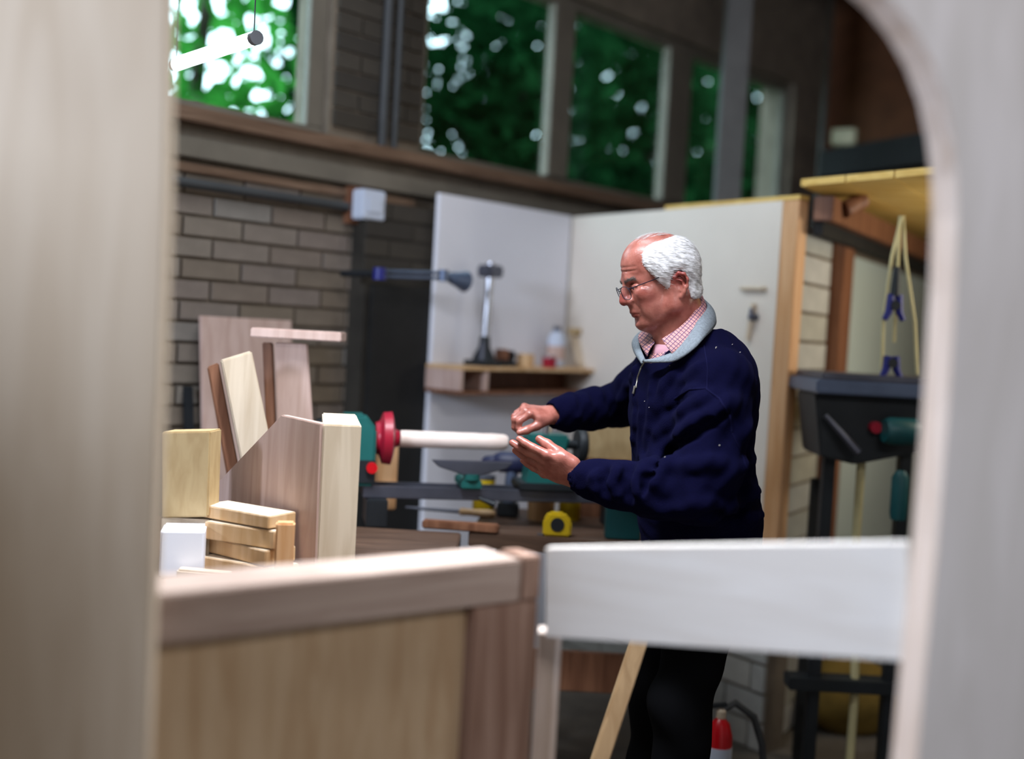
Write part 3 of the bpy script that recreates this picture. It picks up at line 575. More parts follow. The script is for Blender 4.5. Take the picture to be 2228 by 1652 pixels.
# swing arm lamp from the pier
a_ = sp(826, 596, .30); b_ = sp(965, 600, .34); c_ = sp(1030, 618, .34)
al = thing('swing_arm_lamp', a_, 'blue-grey swing arm lamp reaching from the dark pier over the white board', 'lamp')
m = MB(); root = V((a_.x, a_.y, a_.z)); wallp = a_ - WN*(.30-.1); m.tube([wallp, a_], .012, 12); m.build('wall_arm', M_DIRON, al, sm=40)
m = MB(); m.tube([a_-ZV*.02, a_+ZV*.02], .022, 16); m.build('pivot', M_BLUE, al, sm=40)
for dz in (-.009, .009): m = MB(); m.tube([a_+ZV*dz, b_+ZV*dz], .0065, 10); m.build('arm_bar', M_BLUEG, al, sm=40)
m = MB(); m.tube([b_-ZV*.02, b_+ZV*.02], .018, 16); m.build('joint', M_BLUEG, al, sm=40)
d = (c_-b_).normalized(); m = MB(); m.lathe(b_+d*.015, d, [(0, .008), (.02, .02), (.05, .026), (.09, .038), (.092, .034), (.05, .02), (.03, .001)], 24); m.build('lamp_head', M_BLUEG, al, sm=40)
# white tool hanging on the partition
def pr_(px, py, o=.01): return onp(px, py, PC+PN*o, PN)
hk = pr_(1640, 640); ht = thing('hanging_square', hk, 'pale try square hanging on the partition right of the man', 'tool')
m = MB(); a = pr_(1612, 628, .012); b = pr_(1665, 628, .012); m.tube([a, b], .007, 8); m.tube([pr_(1640, 660, .012), pr_(1626, 740, .012)], .009, 8); m.build('blade', M_PALE, ht, sm=40)
m = MB(); a = pr_(1638, 690, .02); m.tube([a-PN*.018, a+PN*.012], .012, 12); m.tube([a+PN*.01, a+PN*.01+ZV*.03], .007, 8); m.build('hook', M_IRON, ht, sm=40)

# ================================================================== LEFT PILE OF TIMBER
def fp(px, py, Y): return at(px, py, Y)
def pxboard(name, pts, Y, th_, mat, label, cat='board', lean=0.0, bevel=.003, parent=None, ybase=None, group=None, slant=0.0):
    """a board standing in a nearly frontal plane; lean tips its top back, slant turns it about the vertical"""
    n_ = V((math.sin(slant), -math.cos(slant)*math.cos(lean), math.sin(lean)*1.0)).normalized()
    p0 = at(pts[-1][0], pts[-1][1], Y)
    P = [onp(x, y, p0, n_) for x, y in pts]; P = [V((q.x, q.y, max(q.z, bz+.0006))) for q in P]
    m = MB(); m.prism(P, -n_*th_); o = m.build(name, mat, parent, bevel=bevel, label=label if parent is not None else None)
    return o if parent is not None else tag(o, label, cat, group)
# sheet against the wall
m = MB(); p = [onp(x, y, WO+WN*.05, WN) for x, y in ((436, 683), (600, 700))]; zz = .5*(p[0].z+p[1].z); a = (p[0]-WO).dot(WT); b = (p[1]-WO).dot(WT)+.06
m.prism([wp(a, 0.0, .22), wp(b, 0.0, .22), wp(b, zz, .055), wp(a, zz, .055)], -WN*.016); tag(m.build('plywood_sheet', M_PINK, bevel=.002), 'pinkish plywood sheet leaning on the brick wall', 'board')
m = MB(); m.prism([wp(a-.035, 0.0, .2), wp(a-.008, 0.0, .2), wp(a-.008, 1.15, .04), wp(a-.035, 1.15, .04)], -WN*.02); tag(m.build('dark_batten', M_DIRON, bevel=.002), 'narrow dark batten leaning left of the pinkish plywood sheet', 'batten')
stl = thing('trestle_offcut', at(650, 730, 3.06), 'pinkish frame offcut with a flat top plank standing on the bench', 'offcut')
zz = at(650, 718, 3.06).z; xa, xb = at(556, 722, 3.06).x, at(750, 722, 3.06).x
m = MB(); m.box(xa, xb, 3.0, 3.1, zz-.026, zz); m.build('top_plank', M_PINK, stl, bevel=.003)
pxboard('upright', [(598, 745), (668, 748), (692, 1215), (604, 1215)], 3.05, .02, M_PINK, None, parent=stl)
pxboard('brace', [(570, 745), (592, 746), (604, 1215), (584, 1215)], 3.07, .02, M_BROWN, 'dark brown brace', parent=stl)
pxboard('leaning_plank', [(482, 785), (548, 765), (630, 1205), (556, 1212)], 2.9, .045, M_PALE, 'pale plank leaning in front of the pinkish sheet, the wider of the two', slant=.35)
pxboard('leaning_plank', [(452, 800), (476, 790), (545, 1210), (515, 1212)], 2.93, .03, M_BROWN, 'dark brown narrow plank leaning beside the wide pale one', slant=.35)
pxboard('fibreboard_box', [(352, 940), (458, 938), (452, 1125), (352, 1128)], 2.5, .07, M_TAN, 'tan square-edged box on the bench at the far left', 'box', slant=-.1)
m = MB(); x0 = at(352, 1110, 2.5).x; zt2 = at(400, 1128, 2.5).z; m.box(x0, x0+.11, 2.5, 2.58, bz+.0, zt2-.001); tag(m.build('timber_block', M_PALE, bevel=.003), 'pale timber block under the tan box', 'block')
# the big cut carcass
Ya, Yb = 2.44, 2.78
c0 = V((at(698, 1000, Ya).x, Ya, 0)); cb = V((at(455, 1000, Yb).x, Yb, 0)); ct = (cb-c0).normalized(); cn = V((ct.y, -ct.x, 0)); cn = cn if cn.dot(CAM-c0) > 0 else -cn
def cp(px, py): return onp(px, py, c0, cn)
tops = [cp(698, 922), cp(612, 903), cp(462, 1062)]
carc = thing('plywood_carcass', V((c0.x, c0.y, bz)), 'big pale plywood piece with a slanting side beside the lathe', 'offcut')
m = MB(); m.prism([V((c0.x, c0.y, bz+.0005)), tops[0], tops[1], tops[2], V((tops[2].x, tops[2].y, bz+.0005))], -cn*.018); m.build('side_panel', M_PINK, carc, bevel=.002)
dv = V((.085, .012, 0)); m = MB(); zt3 = tops[0].z; q = V((c0.x, c0.y, 0))
m.prism([q+ZV*(bz+.0005)+dv*.02, q+dv+ZV*(bz+.0005), q+dv+ZV*zt3, q+dv*.02+ZV*zt3], (-0.055, .3, 0)); m.build('front_panel', M_PALE, carc, bevel=.003)
# stack of offcuts
k = 0
for (cx_, py_, yy, ln, wd_, hh, rot, mt, lab) in (
    (545, 1205, 2.47, .105, .04, .016, -.42, M_PALE, 'lowest pale board of the offcut stack beside the carcass'),
    (540, 1160, 2.50, .11, .045, .017, -.62, M_PALE, 'second board of the offcut stack, jutting out askew to the right'),
    (545, 1120, 2.48, .095, .04, .020, -.40, M_PALE, 'thick pale board third from the bottom of the offcut stack'),
    (540, 1085, 2.50, .105, .045, .014, -.52, M_PALE, 'topmost pale board of the offcut stack')):
    zc_ = [0.0165, .052, .092, .130][k] + bz; x_ = at(cx_, py_, yy).x; k += 1
    d_ = V((math.cos(rot), math.sin(rot)*1.0, 0)); e_ = V((-d_.y, d_.x, 0)); ob_ = boxthing('offcut_board', V((x_, yy, zc_)), d_*ln, e_*wd_, ZV*hh, mt, lab, 'offcut', .002, 'stacked offcuts')
    ob_.data.materials.append(M_PINE)
    for pg in ob_.data.polygons:
        if abs(pg.normal.z) < .5: pg.material_index = 1
boxthing('pine_offcut', V((at(625, 1110, 2.39).x, 2.38, bz+.07)), (.02, .004, 0), (-.003, .016, 0), (0, 0, .0695), M_ORANGE, 'upright orange offcut standing at the end of the stack', 'offcut')
c = at(388, 1190, 2.40); boxthing('white_block', V((c.x, 2.44, bz+.0525)), (.045, .01, 0), (-.01, .045, 0), (0, 0, .052), M_WHITE, 'white-faced square block at the front left of the bench', 'block')
c = at(470, 1215, 2.38); boxthing('pale_offcut', V((c.x-.02, 2.372, bz+.0135)), (.06, -.004, 0), (.0, .015, 0), (0, 0, .013), M_PALE, 'flat pale offcut lying in front of the stack', 'offcut')

# ================================================================== RIGHT: MACHINE, CORDS
YM = 3.35
mt_ = at(1875, 822, YM); xl, xr = at(1778, 830, YM).x, at(1990, 830, YM).x
mach = thing('machine_tool', V((mt_.x, YM+.15, 0)), 'dark machine with a blue-grey table and teal motor in the side room', 'machine')
m = MB(); m.box(xl, xr+.12, YM, YM+.35, mt_.z-.055, mt_.z-.012); m.build('table', M_BLUEG, mach, bevel=.006)
m = MB(); m.box(xl+.02, xr+.12, YM+.02, YM+.34, mt_.z-.0118, mt_.z+.008); m.build('table_insert', M_IRON, mach, bevel=.004)
m = MB(); zb_ = at(1850, 1015, YM).z; m.prism([V((xl+.01, YM+.05, mt_.z-.056)), V((xr+.05, YM+.05, mt_.z-.056)), V((xr+.05, YM+.05, zb_+.05)), V((at(1880, 900, YM).x, YM+.05, zb_)), V((xl+.04, YM+.05, zb_+.02))], (0, .22, 0)); m.build('body', M_DIRON, mach, bevel=.006)
cm = at(1950, 940, YM-.02); m = MB(); m.lathe(V((cm.x-.03, YM+.0, cm.z)), (1, .1, 0), [(0, 0), (0, .035), (.015, .042), (.10, .042), (.11, .035), (.11, 0)], 20); m.build('motor', M_DTEAL, mach, sm=40)
cm = at(1912, 932, YM); m = MB(); m.tube([V((cm.x, YM+.049, cm.z)), V((cm.x, YM+.02, cm.z))], .018, 14); m.build('knob', M_RED, mach, sm=40, label='round red knob')
m = MB(); m.tube([at(1800, 905, YM)+V((0, .02, 0)), at(1868, 985, YM)+V((0, -.0, 0))], [.008, .013], 10); m.build('lever', M_IRON, mach, sm=40)
for px in (1800, 1965):
    x_ = at(px, 1100, YM+.1).x; m = MB(); m.box(x_-.018, x_+.018, YM+.10, YM+.14, 0, zb_+.06); m.build('leg', M_DIRON, mach, bevel=.003)
x_ = at(1895, 1100, YM).x; m = MB(); m.tube([V((x_, YM+.12, zb_+.02)), V((x_-.0, YM+.12, .8)), V((x_+.03, YM+.12, .3)), V((x_+.03, YM+.12, .02))], .014, 10); m.build('dust_hose', M_ROPE, mach, sm=40)
m = MB(); m.box(xl, xr+.1, YM+.08, YM+.16, .30, .34); m.build('stretcher', M_DIRON, mach, bevel=.003)
c = at(1958, 1060, YM); m = MB(); m.lathe(V((c.x, YM+.0, c.z-.1)), (0, 0, 1), [(0, 0), (0, .022), (.02, .026), (.13, .026), (.15, .014), (.15, 0)], 18); m.build('pump', M_DTEAL, mach, sm=40)
# cords
zd = 1.79
for k, (pts, lab) in enumerate((
    ([(1962, 470), (1940, 560), (1922, 700), (1918, 815)], 'pale cord hanging furthest left below the loft beam'),
    ([(1965, 470), (1970, 560), (1990, 700), (1996, 815)], 'pale cord hanging furthest right below the loft beam'),
    ([(1958, 470), (1952, 600), (1945, 745)], 'pale cord that carries the blue clamps'))):
    m = MB(); P = [at(x, y, 3.45+.02*k) for x, y in pts]; Q = []
    for i in range(len(P)-1):
        for t_ in range(5): Q.append(P[i].lerp(P[i+1], t_/5))
    Q.append(P[-1]); m.tube(Q, .0055, 8); tag(m.build('cord', M_ROPE, sm=60), lab, 'cord', 'cords under the loft')
for k, (px, py, lab) in enumerate(((1946, 665, 'upper blue and black spring clamp hanging on the cord'), (1940, 790, 'lower blue spring clamp hanging just above the machine table'))):
    c = at(px, py, 3.44); g = thing('spring_clamp', c, lab, 'clamp', None); h_ = .05 if k == 0 else .03
    m = MB(); m.tube([c+V((-.012, 0, h_*.7)), c+V((-.016, 0, -.02)), c+V((-.028, 0, -.045))], [.012, .012, .009], 10); m.build('arm', M_BLUE, g, sm=40)
    m = MB(); m.tube([c+V((.012, 0, h_*.7)), c+V((.016, 0, -.02)), c+V((.03, 0, -.045))], [.012, .012, .009], 10); m.build('arm', M_BLUE, g, sm=40)
    m = MB(); m.tube([c+V((0, -.014, 0)), c+V((0, .014, 0))], .015, 12); m.build('spring', M_DIRON, g, sm=40)
    if k == 0: m = MB(); m.tube([c+V((0, 0, .03)), c+V((.0, 0, .12))], [.016, .010], 10); m.build('jaw', M_DIRON, g, sm=40)
# stick, red cylinder, hose, yellow sack low down
a = at(1412, 1330, 2.42); b_ = at(1290, 1700, 2.30); dd_ = (b_-a).normalized(); m = MB(); end = a + dd_*((a.z-.02)/-dd_.z) if dd_.z < 0 else b_
M_STICK = wood('dull_pine', rgb(140, 112, 80), rgb(160, 132, 98)); m.obox((a+end)/2, dd_*((end-a).length/2), dd_.cross(V((0, 1, 0))).normalized()*.018, dd_.cross(dd_.cross(V((0, 1, 0)))).normalized()*.014); tag(m.build('leaning_stick', M_STICK, bevel=.003), 'pine stick leaning in front of the black trousers under the plywood apron', 'stick')
ce = at(1566, 1600, 3.1); ex_ = thing('fire_extinguisher', V((ce.x, 3.1, 0)), 'red cylinder with a blue and white label standing behind the man', 'extinguisher')
zt4 = at(1566, 1562, 3.1).z; m = MB(); m.lathe(V((ce.x, 3.1, 0)), (0, 0, 1), [(0, 0), (0, .03), (.008, .036), (zt4-.05, .036), (zt4-.015, .026), (zt4, .012), (zt4, 0)], 26); m.build('cylinder', M_REDX, ex_, sm=40)
m = MB(); m.lathe(V((ce.x, 3.1, zt4+.0005)), (0, 0, 1), [(0, 0), (0, .014), (.02, .014), (.025, .008), (.025, 0)], 16); m.build('valve', M_PALE, ex_, sm=40)
m = MB(); m.obox(V((ce.x-.015, 3.1, zt4+.035)), (.03, 0, .005), (0, .008, 0), (-.001, 0, .006)); m.build('handle', M_DIRON, ex_, bevel=.002)
m = MB(); m.lathe(V((ce.x, 3.1, zt4-.16)), (0, 0, 1), [(0, .0362), (0, .0372), (.08, .0372), (.08, .0362)], 26); m.build('printed_label', M_PLAST, ex_, sm=40)
m = MB(); hp = [(1572, 1545), (1600, 1530), (1640, 1560), (1658, 1620), (1662, 1690), (1655, 1790)]; P = [at(x, y, 3.16+.01*i) for i, (x, y) in enumerate(hp)]; m.tube(P, .011, 10); m.build('hose', M_RUB, ex_, sm=60)
c = at(1850, 1600, 3.9); sk = MB(); 
def blob(mbx, c, r, seed, n=20, mr=12):
    rnd = random.Random(seed); vs = []; fs = []
    for i in range(mr+1):
        for j in range(n):
            th_, ph_ = math.pi*i/mr, 2*math.pi*j/n; k_ = 1+.08*math.sin(3*ph_+seed)*math.sin(th_)+.05*math.cos(5*th_+ph_)
            vs.append((c.x+r[0]*k_*math.sin(th_)*math.cos(ph_), c.y+r[1]*k_*math.sin(th_)*math.sin(ph_), max(0.0005, c.z+r[2]*k_*math.cos(th_))))
    for i in range(mr):
        for j in range(n): fs.append((i*n+j, i*n+(j+1) % n, (i+1)*n+(j+1) % n, (i+1)*n+j))
    mbx.add(vs, fs)
blob(sk, V((c.x, 3.95, .13)), (.17, .11, .15), 3); tag(sk.build('dust_sack', plain('ochre_sack', rgb(120, 98, 42), .9, var=.3, bump=.6, bscale=20), sm=70), 'slumped ochre sack on the floor behind the machine legs', 'sack')

# ================================================================== TREES OUTSIDE
def foliage(mb, c, r, n, size, gaps=()):
    k = 0
    while k < n:
        d = V((random.gauss(0, 1), random.gauss(0, 1), random.gauss(0, 1))).normalized()*(random.random()**0.4)
        p = V((c[0]+d.x*r[0], c[1]+d.y*r[1], c[2]+d.z*r[2])); k += 1
        if any((p-g).length < gr for g, gr in gaps): continue
        a = V((random.gauss(0, 1), random.gauss(0, 1), random.gauss(0, .7))).normalized(); b = a.orthogonal().normalized(); b = (b*math.cos(k)+a.cross(b)*math.sin(k)); s = size*random.uniform(.6, 1.3)
        up = a.cross(b)*s*.12
        mb.add([p-a*s, p-b*s*.45+up, p+a*s, p+b*s*.45+up, p-a*s*.1], [(0, 1, 4), (1, 2, 4), (2, 3, 4), (3, 0, 4)])
def tree(s, off, zc, r, n, mat, size, label, dens_low=False):
    base = wp(s, 0, -off); t = thing('tree', base, label, 'tree')
    m = MB(); m.tube([base, base+V((.05, .05, 1.2)), base+V((-.05, .05, 2.4)), base+V((0, 0, zc+.3))], [.12, .10, .08, .03], 10); m.build('trunk', M_BARK, t, sm=60)
    for k in range(4):
        a = k*1.7; m = MB(); p = base+V((0, 0, 1.5+.35*k)); m.tube([p, p+V((math.cos(a)*r[0]*.4, math.sin(a)*r[0]*.4, .4)), p+V((math.cos(a)*r[0]*.8, math.sin(a)*r[0]*.8, .7))], [.04, .03, .012], 8); m.build('branch', M_BARK, t, sm=60)
    m = MB(); foliage(m, (base.x, base.y, zc), r, n, size); f = m.build('foliage', mat, t); f['kind'] = 'stuff'
tree(1.9, 2.1, 2.2, (.75, .9, 1.5), 1250, M_LEAF2, .085, 'bright green tree outside the left window')  # leaf colour is a brighter green than on the other trees
tree(2.95, 2.2, 2.3, (.5, 0.7, 1.9), 2600, M_LEAF, .085, 'slim dark tree outside the right edge of the left window')
tree(4.15, 2.0, 2.4, (.75, 0.95, 2.1), 5400, M_LEAF, .085, 'dense dark tree outside the widest light of the long window')
tree(5.6, 2.0, 2.5, (.75, 0.9, 2.2), 5400, M_LEAF, .085, 'dense dark tree outside the middle light of the long window')
tree(7.1, 2.0, 2.6, (.75, 0.9, 2.2), 6000, M_LEAF, .085, 'dark tree outside the part of the long window behind the steel post')
tree(8.7, 2.0, 2.6, (.8, 0.9, 2.2), 6000, M_LEAF, .085, 'dark tree outside the far end of the long window')
mb = MB(); mb.prism([wp(-25, -.4, -.3), wp(25, -.4, -.3), wp(25, -.4, -30), wp(-25, -.4, -30)], (0, 0, .2)); struct(mb.build('ground', plain('grass_ground', rgb(40, 70, 30), .9, var=.3)), 'grassy ground outside the windows')
#PERSON
# ================================================================== PERSON
class Vol:
    """distance field on a regular grid; every shape is written only near itself"""
    def __init__(s, lo, hi, h):
        s.lo = np.array(lo, dtype=np.float32); s.h = h; s.n = np.ceil((np.array(hi)-np.array(lo))/h).astype(int)+1
        s.d = np.full(s.n, 0.2, dtype=np.float32)
    def win(s, lo, hi):
        i0 = np.clip(np.floor((np.array(lo)-s.lo)/s.h).astype(int), 0, s.n); i1 = np.clip(np.ceil((np.array(hi)-s.lo)/s.h).astype(int)+1, 0, s.n)
        if (i1 <= i0).any(): return None, None
        ax = [s.lo[k] + s.h*np.arange(i0[k], i1[k], dtype=np.float32) for k in range(3)]
        return tuple(slice(a, b) for a, b in zip(i0, i1)), np.meshgrid(*ax, indexing='ij', sparse=True)
    def mix(s, sl, d, k, sub=False):
        o = s.d[sl]
        if sub: d = -d; h = np.maximum(k-np.abs(o-d), 0)/k; s.d[sl] = np.maximum(o, d) + h*h*k*.25
        else: h = np.maximum(k-np.abs(o-d), 0)/k; s.d[sl] = np.minimum(o, d) - h*h*k*.25
    def cap(s, a, b, ra, rb, k=.01, sub=False, flat=None):
        a = np.array(a, dtype=np.float32); b = np.array(b, dtype=np.float32); m = max(ra, rb)+k*1.2+s.h*3
        sl, g = s.win(np.minimum(a, b)-m, np.maximum(a, b)+m)
        if sl is None: return
        ab = b-a; q = float(ab@ab)+1e-9; t = np.clip(((g[0]-a[0])*ab[0]+(g[1]-a[1])*ab[1]+(g[2]-a[2])*ab[2])/q, 0, 1)
        d = np.sqrt((g[0]-a[0]-ab[0]*t)**2+(g[1]-a[1]-ab[1]*t)**2+(g[2]-a[2]-ab[2]*t)**2) - (ra+(rb-ra)*t)
        s.mix(sl, d, k, sub)
    def chain(s, pts, rs, k=.01, sub=False):
        for i in range(len(pts)-1): s.cap(pts[i], pts[i+1], rs[i], rs[i+1], k, sub)
    def ell(s, c, r, M=None, k=.01, sub=False):
        """M: columns are the ellipsoid's own axes"""
        c = np.array(c, dtype=np.float32); R = np.array(M if M is not None else np.eye(3), dtype=np.float32); m = max(r)+k*1.2+s.h*3
        sl, g = s.win(c-m, c+m)
        if sl is None: return
        x, y, z = g[0]-c[0], g[1]-c[1], g[2]-c[2]
        p = [(x*R[0, i]+y*R[1, i]+z*R[2, i])/r[i] for i in range(3)]
        k0 = np.sqrt(p[0]**2+p[1]**2+p[2]**2); k1 = np.sqrt((p[0]/r[0])**2+(p[1]/r[1])**2+(p[2]/r[2])**2)+1e-6
        s.mix(sl, k0*(k0-1)/k1, k, sub)
    def mesh(s, name):
        d = s.d; ins = d < 0
        c = np.stack([ins[a:a+d.shape[0]-1, b:b+d.shape[1]-1, e:e+d.shape[2]-1] for a in (0, 1) for b in (0, 1) for e in (0, 1)], 0)
        cnt = c.sum(0); act = (cnt > 0) & (cnt < 8); idx = np.argwhere(act); num = -np.ones(act.shape, dtype=np.int64); num[act] = np.arange(len(idx))
        P = np.zeros((len(idx), 3)); Wt = np.zeros(len(idx)); i, j, k = idx.T
        corners = [(a, b, e) for a in (0, 1) for b in (0, 1) for e in (0, 1)]
        val = {q: d[i+q[0], j+q[1], k+q[2]] for q in corners}
        for q in corners:
            for ax_ in range(3):
                if q[ax_]: continue
                w = list(q); w[ax_] = 1; w = tuple(w); v0, v1 = val[q], val[w]; cr = (v0 < 0) != (v1 < 0)
                t = np.where(cr, v0/np.where(cr, v0-v1, 1), 0)
                for m_ in range(3): P[:, m_] += np.where(cr, q[m_]+(t if m_ == ax_ else 0), 0)
                Wt += cr
        P = (P/Wt[:, None]+idx)*s.h + s.lo
        F_ = []
        for ax_ in range(3):
            sh = list(d.shape); sl0 = [slice(1, n-1) for n in sh]; sl0[ax_] = slice(0, sh[ax_]-1); sl1 = list(sl0); sl1[ax_] = slice(1, sh[ax_])
            a0 = ins[tuple(sl0)]; a1 = ins[tuple(sl1)]; e = np.argwhere(a0 != a1)
            if not len(e): continue
            off = np.array([1, 1, 1]); off[ax_] = 0; g = e+off; flip = a0[tuple(e.T)]
            u, w = [(1, 2), (2, 0), (0, 1)][ax_]; du = np.zeros(3, int); dw = np.zeros(3, int); du[u] = 1; dw[w] = 1
            q = [num[tuple((g-du-dw).T)], num[tuple((g-dw).T)], num[tuple(g.T)], num[tuple((g-du).T)]]
            fa = np.stack(q, 1); fa[~flip] = fa[~flip][:, ::-1]; F_.append(fa)
        return P, np.concatenate(F_)
def mkmesh(name, parts):
    P = np.concatenate([p for p, _ in parts]); k = 0; fl = []
    for p, f in parts: fl.append(f+k); k += len(p)
    Fc = np.concatenate(fl); me = bpy.data.meshes.new(name); me.vertices.add(len(P)); me.vertices.foreach_set('co', P.astype(np.float32).ravel())
    me.loops.add(Fc.size); me.loops.foreach_set('vertex_index', Fc.ravel().astype(np.int32)); me.polygons.add(len(Fc)); me.polygons.foreach_set('loop_start', np.arange(0, Fc.size, 4, dtype=np.int32))
    me.update(calc_edges=True); me.validate(); smooth(me); return me
def relax(P, Fc, it=2, lam=.5):
    n = len(P); e = np.concatenate([Fc[:, [0, 1]], Fc[:, [1, 2]], Fc[:, [2, 3]], Fc[:, [3, 0]]]); e = np.concatenate([e, e[:, ::-1]]); cnt = np.bincount(e[:, 0], minlength=n)[:, None]
    for _ in range(it):
        A_ = np.stack([np.bincount(e[:, 0], weights=P[e[:, 1], k], minlength=n) for k in range(3)], 1)/np.maximum(cnt, 1); P = P+(A_-P)*lam
    return P
PX0 = V((0.40, 2.72, 0))                                   # the man's base point
def lc(px, py, Y): return at(px, py, Y) - PX0              # photo position + depth -> his own coordinates
# ---- frames: torso faces left and a little to the camera; head in near profile
ta = math.radians(25); TF = V((-math.cos(ta), -math.sin(ta), 0)); TL = V((math.sin(ta), -math.cos(ta), 0))
HY = math.radians(9); HP = math.radians(17)
hf = V((-math.cos(HY), -math.sin(HY), 0)); HL = V((math.sin(HY), -math.cos(HY), 0)); HF = (hf*math.cos(HP) - ZV*math.sin(HP)); HU = (ZV*math.cos(HP) + hf*math.sin(HP))
HO = lc(1447, 622, 2.70)
def hp(f, l, u):
    w = min(1, max(0, f/.03)); u2 = u if u > .03 else .03+(u-.03)*(1-.16*w)
    return HO + HF*f + HL*l + HU*u2
HM = np.array([[HF[i], HL[i], HU[i]] for i in range(3)])
TM = np.array([[TF[i], TL[i], (0, 0, 1)[i]] for i in range(3)])
def rotM(M, axis, deg):
    R = np.array(Matrix.Rotation(math.radians(deg), 3, axis)); return M @ R
NB = lc(1500, 745, 2.72)                                    # base of the neck
# ---------------- head
hv = Vol(HO-V((.19, .16, .24)), HO+V((.19, .16, .19)), 0.0022)
hv.ell(hp(.002, 0, .048), (.086, .074, .082), HM, .01)
hv.ell(hp(.030, 0, .058), (.066, .062, .068), HM, .02)                       # forehead
hv.ell(hp(-.034, 0, .035), (.047, .064, .060), HM, .02)                      # occiput
hv.ell(hp(.042, 0, -.022), (.052, .055, .060), HM, .02)                      # mid face
hv.ell(hp(.050, 0, -.060), (.040, .040, .040), HM, .02)                      # mouth region
for sg in (1, -1):
    hv.ell(hp(.062, sg*.044, -.012), (.024, .020, .020), HM, .018)           # cheekbone
    hv.cap(hp(.006, sg*.050, -.050), hp(.066, sg*.022, -.094), .021, .018, .02)   # jaw
    hv.cap(hp(-.004, sg*.055, -.01), hp(.006, sg*.050, -.050), .018, .020, .02)
    hv.ell(hp(.052, sg*.040, -.05), (.028, .018, .032), HM, .015)            # full cheek
hv.ell(hp(.074, 0, -.094), (.019, .022, .016), HM, .014)                     # chin
hv.cap(hp(.03, 0, -.085), hp(.062, 0, -.098), .030, .018, .02)               # under the chin
hv.cap(hp(.086, -.018, .033), hp(.086, .018, .033), .012, .012, .014)        # brow
for sg in (1, -1): hv.cap(hp(.084, sg*.018, .034), hp(.066, sg*.046, .028), .011, .008, .012)
for sg in (1, -1): hv.ell(hp(.092, sg*.031, .012), (.017, .018, .013), HM, .012, sub=True)   # sockets
for sg in (1, -1):
    hv.ell(hp(.0745, sg*.031, .012), (.0135, .0135, .0135), HM, .003)
    hv.cap(hp(.089, sg*.021, .018), hp(.082, sg*.044, .015), .0032, .0030, .004)   # upper lid
    hv.cap(hp(.088, sg*.022, .006), hp(.080, sg*.042, .004), .0026, .0024, .005)   # lower lid
    hv.ell(hp(.078, sg*.033, -.003), (.010, .014, .005), HM, .010)                  # bag under the eye
# nose
hv.chain([hp(.092, 0, .026), hp(.099, 0, .010), hp(.106, 0, -.006), hp(.111, 0, -.019)], [.0075, .0075, .0080, .0095], .010)
hv.cap(hp(.100, 0, -.02), hp(.108, 0, -.024), .009, .008, .008)
for sg in (1, -1):
    hv.ell(hp(.098, sg*.013, -.024), (.013, .0085, .0095), HM, .007)
    hv.cap(hp(.104, sg*.0065, -.034), hp(.103, sg*.007, -.026), .0036, .0030, .003, sub=True)
    hv.cap(hp(.095, sg*.021, -.031), hp(.086, sg*.033, -.050), .0006, .0004, .008, sub=True)  # nasolabial fold
# mouth
hv.cap(hp(.0885, 0, -.043), hp(.0850, 0, -.054), .0105, .0105, .012)
hv.chain([hp(.081, -.025, -.0625), hp(.0930, -.010, -.0575), hp(.0945, 0, -.058), hp(.0930, .010, -.0575), hp(.081, .025, -.0625)], [.0026, .0032, .0033, .0032, .0026], .008)
hv.chain([hp(.081, -.022, -.067), hp(.0905, -.009, -.071), hp(.0915, 0, -.0715), hp(.0905, .009, -.071), hp(.081, .022, -.067)], [.0026, .0040, .0043, .0040, .0026], .008)
hv.chain([hp(.087, -.027, -.0655), hp(.0985, -.010, -.0640), hp(.1005, 0, -.0640), hp(.0985, .010, -.0640), hp(.087, .027, -.0655)], [.0013]*5, .003, sub=True)
hv.cap(hp(.096, -.014, -.0815), hp(.096, .014, -.0815), .0055, .0055, .010, sub=True)
# ears
for sg in (1, -1):
    E = lambda f, u, o=0.0: hp(-.004+f*.88, sg*(.073+o*.9), .002-.009+u*.88)
    hv.ell(E(-.012, .000, -.004), (.017, .006, .027), rotM(HM, 'Z', -sg*18), .006)
    ring = [E(.002, .014, -.002), E(.000, .028, .003), E(-.012, .036, .009), E(-.025, .030, .014), E(-.030, .014, .015), E(-.026, -.004, .012), E(-.017, -.018, .006), E(-.008, -.027, .001)]
    hv.chain(ring, [.0038, .0042, .0042, .0042, .004, .004, .0045, .0065], .004)
    hv.chain([E(-.006, .020, .003), E(-.016, .014, .007), E(-.018, .0, .007), E(-.010, -.012, .004)], [.0028]*4, .003)
    hv.ell(E(-.007, .004, .006), (.0075, .006, .010), HM, .004, sub=True)
    hv.ell(E(-.023, .012, .015), (.0035, .004, .013), HM, .004, sub=True)
# neck
nk0 = hp(-.022, 0, -.035); hv.cap(nk0, NB+V((.000, 0, -.0)), .051, .062, .02); hv.cap(hp(.012, 0, -.07), NB+TF*.045+V((0, 0, -.015)), .040, .046, .025)
for sg in (1, -1): hv.cap(hp(-.025, sg*.045, -.03), NB+TF*.05+TL*(sg*.02)-ZV*.02, .015, .012, .02)
# creases: forehead lines, crow's feet, jowl
for u in (.058, .068): hv.chain([hp(.09-.0*u, -.03, u-.002), hp(.098, 0, u), hp(.09, .03, u-.002), hp(.075, .05, u-.004)], [.001]*4, .004, sub=True)
for a in (-.3, .1, .5): hv.cap(hp(.068, .056, .010), hp(.056, .064, .010+a*.02), .0012, .0008, .004, sub=True)
hm = hv.mesh('h'); hm = (relax(hm[0], hm[1], 2, .4), hm[1])
